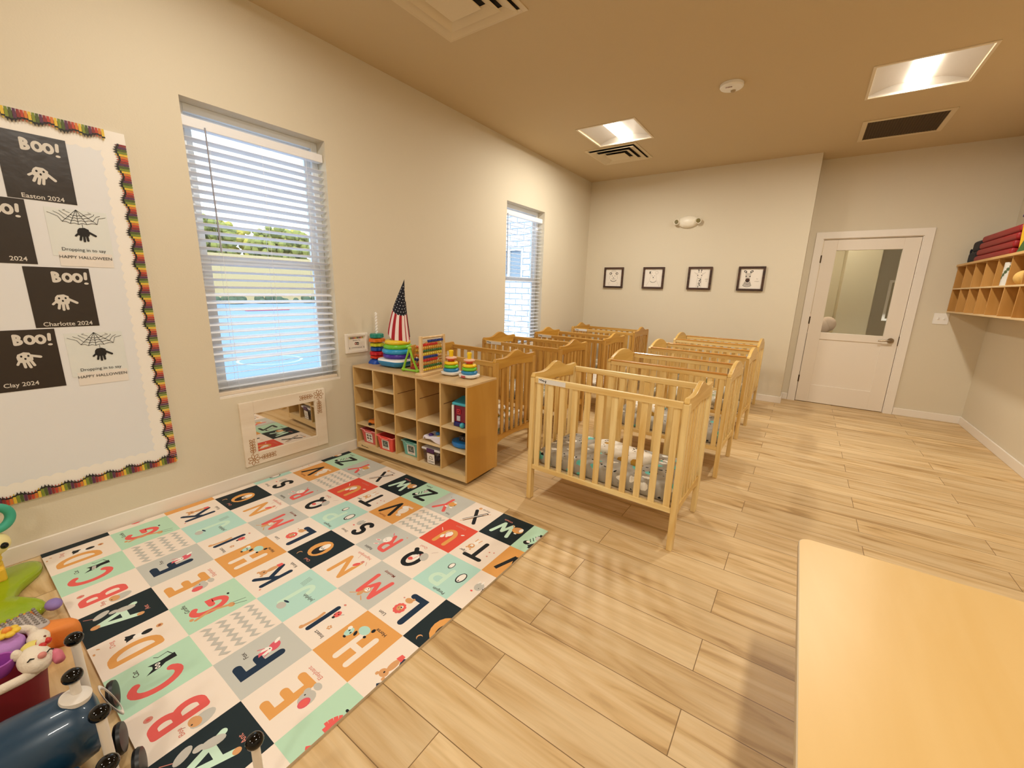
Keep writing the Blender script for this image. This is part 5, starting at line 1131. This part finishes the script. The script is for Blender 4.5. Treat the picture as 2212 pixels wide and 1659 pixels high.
# ------------------------------------------------------------------ hanging cubby on the right wall
CX0, CY0, CY1, CZ0, CZ1 = 4.225, 3.857, D2-.019, 1.228, 1.735
CUB = wood('cubby_wood', 'B98540', 'CF9C58', 'z', .5, 6, 6); CUBE = mat('cubby_edge', 'DDBE8E', .5)
t = empty('hanging_cubby', (CX0, CY0, CZ0), label='two row birch cubby shelf hung on the right wall', cat='wall shelf')
cd = XR-CX0-.001; cl = CY1-CY0; hh = CZ1-CZ0
MB().box(-.012, -.005, hh-.022, cd, cl+.005, hh).build('top_panel', wood('cubby_top', 'C89A58', 'D9B076', 'y', .45, 6, 6), t, bevel=.002)
MB().box(0, 0, 0, cd, cl, .014).build('bottom_panel', CUBE, t, bevel=.001); MB().box(0, 0, .245, cd, cl, .259).build('middle_shelf', CUBE, t, bevel=.001)
MB().box(cd-.006, 0, .014, cd, cl, hh-.022).build('back_panel', CUB, t)
nd = 9; step = (cl-.014)/nd
for k in range(nd+1):
    for (za, zb) in ((.014, .245), (.259, hh-.022)): MB().box(.002, k*step, za, cd-.006, k*step+.014, zb).build('divider', CUB, t, bevel=.001)
def cubpos(k, row, dx=.02): return (CX0+dx, CY0+k*step+.014+(step-.014)/2, CZ0+(.2595 if row else .0145))
# camouflage bottle and tan ball in cubbies: cell index counted from near end
x, y, z = cubpos(4, 1, .068); t = empty('printed_can', (x, y, z), label='white can with green leaf print in an upper cubby', cat='can')
b = MB(); b.cyl((0, 0, 0), (0, 0, .185), .062, n=32); b.build('can', mat('can_white', 'D8D4CC', .4), t, smooth='auto')
b = MB()
for k in range(7):
    a = 2.6+.25*k; r_ = .0628; zc = .02+.022*k; pts = [(r_*math.cos(a+.22*math.cos(q)), r_*math.sin(a+.22*math.cos(q)), zc+.014*math.sin(q)) for q in [i*.628 for i in range(10)]]
    b.use(mat('leafprint%d' % (k % 2), ('4A5A38', '8A5A5E')[k % 2 if k > 4 else 0], .5)); b.add(pts, [tuple(range(10))])
b.build('leaf_print', None, t)
x, y, z = cubpos(3, 1, .062); y += .05; MB().sphere((0, 0, .056), .056, 20, 12, (1, 1, 1)).build('plush_ball', mat('tan_plush', 'D8AE62', .9, bump=1.2, bscale=60), smooth=True, loc=(x, y, z), label='fuzzy tan ball in the upper cubby beside the printed can', cat='ball')
# folded mats and bags on top
TOPC = CZ1+.0005
RED = mat('red_vinyl', '8E0E14', .5); NV = mat('navy_fabric', '0C0E20', .7)
def pad(name, m, x0, y0, x1, y1, z0, h_, label, **k):
    b = MB(); b.box(x0, y0, 0, x1, y1, h_); return b.build(name, m, bevel=min(.022, h_*.45), seg=4, loc=(0, 0, z0), label=label, **k)
for k in range(4): pad('rest_mat', RED, 4.255+.004*k, 5.27-.01*k, 4.55, 6.22-.02*k, TOPC+k*.0605, .0603, ['red folded mat at the bottom of the stack on the hanging cubby', 'red folded mat second from the bottom of the stack', 'red folded mat second from the top of the stack', 'red folded mat on top of the stack on the hanging cubby'][k], cat='mat', group='red folded mats stacked on the hanging cubby')
t = empty('navy_bag', (4.40, 6.385, TOPC), label='dark navy cloth bag with a small loop beside the red mats', cat='bag')
b = MB(); b.box(-.13, -.155, 0, .13, .13, .12); b.build('body', NV, t, bevel=.03, seg=3); b = MB(); b.box(-.12, -.155, .11, .12, .09, .225); b.build('upper_fold', NV, t, bevel=.03, seg=3)
MB().torus((-.11, .145, .13), .022, .005, (1, 0, 0)).build('loop', NV, t, smooth=True)
t = empty('folded_gym_mat', (4.25, 5.17, TOPC), label='yellow, green and purple folded mat standing at the photo edge', cat='gym mat')
YEL = mat('gym_yellow', 'E8B80E', .45)
MB().prism([(0, 0), (-.40, 0), (-.40, .30), (-.02, .30), (.055, .285)], (.02, 0, 0), Y, Z, X, .07).build('yellow_panel', YEL, t, bevel=.01)
MB().prism([(-.015, .0), (-.40, .0), (-.40, .30), (-.30, .26)], (.005, 0, 0), Y, Z, X, .014).build('green_panel', mat('gym_green', '2A5A1E', .45), t, bevel=.003)
MB().prism([(.055, .286), (-.40, .301), (-.40, .40), (-.03, .34)], (.0, 0, 0), Y, Z, X, .09).build('purple_panel', mat('gym_purple', '3A1A6A', .45), t, bevel=.01)

# ------------------------------------------------------------------ toys in the lower left corner
GEL = mat('green_plastic', '93AC12', .22, coat=.4, bump=.8, bscale=22)
t = empty('giraffe_toy', (.17, -.008, 0), label='yellow giraffe toy with teal ring on a lobed green base', cat='toy')
def blob(pts, h_, m, parent, name, **k):
    """rounded slab from a 2-D outline"""
    n = len(pts); cx = sum(p[0] for p in pts)/n; cy = sum(p[1] for p in pts)/n; b = MB(); vs = []; fs = []
    for (f, z) in ((.97, 0), (1, h_*.25), (.99, h_*.6), (.95, h_*.85), (.86, h_), (.5, h_*1.04)):
        for (x_, y_) in pts: vs.append((cx+(x_-cx)*f, cy+(y_-cy)*f, z))
    for j in range(5):
        for i in range(n): fs.append((j*n+i, j*n+(i+1) % n, (j+1)*n+(i+1) % n, (j+1)*n+i))
    fs += [tuple(range(n-1, -1, -1)), tuple(range(5*n, 6*n))]
    b.add(vs, fs); return b.build(name, m, parent, smooth=True, **k)
def smoothloop(pts, it=2):
    for _ in range(it):
        q = []
        for i in range(len(pts)): a, c = pts[i], pts[(i+1) % len(pts)]; q += [(a[0]*.75+c[0]*.25, a[1]*.75+c[1]*.25), (a[0]*.25+c[0]*.75, a[1]*.25+c[1]*.75)]
        pts = q
    return pts
FX, FY = .17, -.008
GP = [(.07, .05), (.075, .12), (.12, .150), (.20, .143), (.26, .10), (.32, .055), (.41, .04), (.48, .10), (.53, .118), (.58, .09), (.575, .03), (.53, -.08), (.50, -.12), (.42, -.24), (.26, -.32), (.12, -.26), (.06, -.10)]
blob(smoothloop([(p[0]-FX, p[1]-FY) for p in GP]), .035, GEL, t, 'base')
YP = mat('yellow_plush', 'E8C84A', .85, bump=1.2, bscale=60); YPL = mat('yellow_pale', 'F0E0A0', .7)
b = MB(); b.tube([(0, 0, .03), (.0, .0, .08), (.0, .003, .13), (.0, .01, .17)], [.045, .042, .038, .040], 16)
for k in range(3): b.torus((0, .002*k, .105+.022*k), .038, .010, n=20, m=8)
b.build('neck', YP, t, smooth=True)
MB().box(-.05, -.05, .03, .055, .048, .10).build('yellow_block', mat('yellow_block', 'EEC03A', .5), t, bevel=.012)
hd = MB().sphere((.0, .034, .195), .052, 18, 12, (1, 1, .95)).build('head', YPL, t, smooth=True)
MB().sphere((.042, .062, .195), .014, 14, 10).build('eye', BLACKG, hd, smooth=True)
MB().torus((-.01, .055, .306), .050, .018, (1, .35, .1), n=32).build('teal_ring', mat('teal_toy', '3FA98C', .5), t, smooth=True, label='teal ring on top')
# orange sensory toy with gray dimpled belly
t = empty('orange_animal_toy', (.725, .055, 0), .12, 'orange animal toy with gray dimpled belly at the mat corner', 'toy')
OG = mat('orange_soft', 'E8893A', .6, bump=.4, bscale=90)
body = [(-.15, -.02), (-.14, .05), (-.09, .06), (-.04, .035), (.03, .04), (.09, .085), (.14, .12), (.185, .09), (.17, .035), (.14, .0), (.19, -.03), (.25, -.07), (.27, -.12), (.22, -.16), (.16, -.10), (.06, -.13), (-.06, -.14), (-.13, -.09)]
R90 = lambda p, a: (p[0]*math.cos(a)-p[1]*math.sin(a), p[0]*math.sin(a)+p[1]*math.cos(a))
blob(smoothloop([R90((p[0]*.80, p[1]*.80), .1) for p in body]), .075, OG, t, 'body')
GB = MB(); gpts = smoothloop([(-.09, .015), (-.03, .02), (.055, .045), (.07, -.005), (.03, -.085), (-.07, -.09)])
blob(gpts, .012, mat('belly_rim', 'B8AEA8', .5), t, 'belly_rim', loc=(.01, 0, .074))
b = MB()
for i in range(8):
    for j in range(7):
        x_, y_ = -.072+i*.018+(.009 if j % 2 else 0), -.072+j*.016
        if x_ > .055 or (x_ > .03 and y_ < -.05): continue
        b.sphere((x_, y_, .086), .0062, 8, 5)
b.build('belly_dimples', mat('belly_gray', '8E8680', .3, metal=.3), t, smooth=True)
MB().sphere((-.115, .085, .045), .026, 14, 8, (1.3, 1, .8)).build('ear', mat('purple_soft', '8E78B8', .6), t, smooth=True, label='purple ear')
# red toy basket with white plush lining and things in it
t = empty('toy_basket', (1.125, -.10, 0), .03, 'dark red toy basket with soft white rim, left edge', 'basket')
RB = mat('basket_red', '7E1220', .6); WPL = mat('white_plush', 'E6D9C6', .95, bump=1.5, bscale=90)
loft([(rrect(.125, .130, .05), 0), (rrect(.138, .148, .055), .18), (rrect(.142, .152, .055), .22), (rrect(.132, .140, .05), .22), (rrect(.125, .130, .05), .12)], 'body', RB, t)
rp = rrect(.138, .148, .055, 5); rp = rp[12:]+rp[:12]; MB().tube([(p[0], p[1], .225) for p in rp]+[(rp[0][0], rp[0][1], .225)], .013, 10).build('plush_rim', WPL, t, smooth=True)
def plush(name, label, cat, loc, rz=0): return empty(name, loc, rz, label, cat)
t = plush('white_plush_toy', 'white plush with pink nose and sleepy face lying in the basket', 'plush toy', (1.225, .032, .245), .15)
MB().sphere((0, 0, 0), .042, 20, 14, (1.3, .85, .8)).build('head', WPL, t, smooth=True)
MB().sphere((.038, .008, .026), .0095, 12, 8).build('nose', mat('pink_nose', 'D88A80', .7), t, smooth=True)
for s_ in (-1, 1): MB().tube([(.030+.004*q*q, .006-.020*s_+.007*q, .0275-.003*q*q) for q in (-1, 0, 1)], .0020, 6).build('closed_eye', INK, t)
for s_ in (-1, 1): MB().sphere((-.030, .026*s_, .022), .015, 12, 8, (.8, .8, 1.2)).build('ear', WPL, t, smooth=True)
t = plush('yellow_plush_toy', 'pale yellow plush with red cherries on the white plush', 'plush toy', (1.15, .034, .232), .1)
MB().sphere((0, 0, 0), .030, 16, 10, (1.4, .9, .6)).build('body', mat('pale_yellow_plush', 'E2D270', .9, bump=1.2, bscale=80), t, smooth=True)
for (a, c_) in ((.062, .012), (.048, .026), (.038, .012)): MB().sphere((a, c_, .036), .0095, 12, 8).build('cherry', mat('cherry_red', 'C0241C', .4), t, smooth=True)
MB().sphere((.02, .024, .018), .014, 12, 8).build('tan_patch', mat('tan_patch', 'E0A868', .8), t, smooth=True)
t = plush('pink_plush_toy', 'small pink and white plush arm beside the black knob', 'plush toy', (1.245, .072, .232), .1)
MB().tube([(-.03, 0, 0), (0, 0, .01), (.03, 0, .006)], [.012, .014, .012], 12).build('arm', mat('pink_plush', 'DE7A8E', .9, bump=1, bscale=90), t, smooth=True)
t = plush('purple_cup', 'purple toy cup at the left edge of the basket', 'toy cup', (1.185, -.035, .222), .3)
MB().lathe([(.022, 0), (.034, .02), (.037, .045), (.031, .045), (.025, .012)], n=28).build('cup', mat('purple_toy', 'A04AA8', .3), t, smooth='auto')
t = plush('yellow_flower_toy', 'yellow and orange petal toy lying above the purple cup', 'toy', (1.055, -.002, .268), .2)
b = MB()
for k in range(6): b.sphere((.017*math.cos(k*1.047), .017*math.sin(k*1.047), 0), .012, 12, 8, (1, 1, .7))
b.build('petals', mat('petal_yellow', 'E8C23A', .5), t, smooth=True); MB().sphere((0, 0, .008), .011, 12, 8).build('center', mat('petal_orange', 'E8903A', .5), t, smooth=True)
t = plush('purple_plush_toy', 'lilac plush at the left edge behind the purple cup', 'plush toy', (1.055, -.018, .222))
MB().sphere((0, 0, 0), .048, 18, 12, (1.1, 1, .7)).build('body', mat('lilac_plush', 'B884C8', .9, bump=1, bscale=80), t, smooth=True)
t = plush('orange_ball', 'orange ball in the bottom left corner', 'ball', (1.325, -.105, 0)); MB().sphere((0, 0, .19), .052, 20, 12).build('ball', mat('orange_ball', 'C0641E', .45), t, smooth=True); MB().cyl((0, 0, 0), (0, 0, .15), .025).build('stand', RB, t)
# dark blue push toy with white posts and black knobs
t = empty('push_toy', (1.50, .03, 0), 0, 'dark blue push toy with white posts, black knobs and black wheels', 'push toy')
BLU = mat('deep_blue', '0F3650', .35, coat=.3); WPO = mat('post_white', 'E2DAD0', .4)
O3 = Vector((1.50, .03, 0))
def rel(p): return tuple(Vector(p)-O3)
b = MB(); b.tube([rel((1.485, -.30, .155)), rel((1.485, -.16, .16)), rel((1.485, -.04, .165)), rel((1.487, .05, .165)), rel((1.49, .095, .16)), rel((1.49, .112, .16))], [.10, .102, .102, .098, .085, .05], 28); b.build('body', BLU, t, smooth=True)
b = MB(); b.tube([rel((1.64, -.28, .10)), rel((1.65, -.14, .10)), rel((1.66, -.03, .10)), rel((1.665, .04, .10)), rel((1.665, .06, .10))], [.085, .088, .088, .075, .04], 24); b.build('lower_body', BLU, t, smooth=True)
def post(p, z0, z1, kr=.0215):
    MB().cyl(rel((p[0], p[1], z0)), rel((p[0], p[1], z1)), .0105, n=20).build('post', WPO, t, smooth='auto')
    MB().sphere(rel((p[0], p[1], z1)), kr, 24, 14, (1, 1, .88)).build('knob', BLACKG, t, smooth=True)
KN = [((1.299, .109), .06, .30), ((1.492, .078), .255, .32), ((1.656, .096), .06, .30), ((1.78, .08), .05, .26), ((1.945, .317), .02, .20)]
for p, a, c_ in KN: post(p, a, c_)
MB().lathe([(.032, 0), (.032, .012), (.024, .018)], rel((1.495, .072, .250)), (.1, .25, 1), 32).build('collar', WPO, t, smooth='auto')
b = MB(); b.torus((0, 0, 0), .5, .06, n=32, m=10, sz=1); b.v = [(rel((1.452, .138, .155))[0]+v[0]*.150*1.0-v[1]*.0, rel((1.452, .138, .155))[1]+v[0]*.018+v[1]*.016, rel((1.452, .138, .155))[2]+v[2]*.1) for v in b.v]; b.build('white_handle', WPO, t, smooth=True)
for p in ((1.315, .158, .057), (1.505, .134, .057), (1.635, .145, .057)): 
    b = MB(); b.lathe([(.02, -.010), (.040, -.008), (.043, 0), (.040, .008), (.02, .010)], rel(p), (.35, 1, .1), 32); b.build('wheel', BLACK, t, smooth='auto')

# white ghost shaped plush poking out of the basket
t = plush('ghost_plush', 'small white plush with brown dots for eyes, behind the yellow plush', 'plush toy', (1.085, .052, .222), .1)
MB().sphere((0, 0, 0), .026, 16, 10, (1.3, 1, .9)).build('body', WPL, t, smooth=True)
for q in (-.008, .010): MB().sphere((.026, q, .012), .0035, 8, 6).build('eye', mat('dot_brown', '6A2A1A', .5), t, smooth=True)
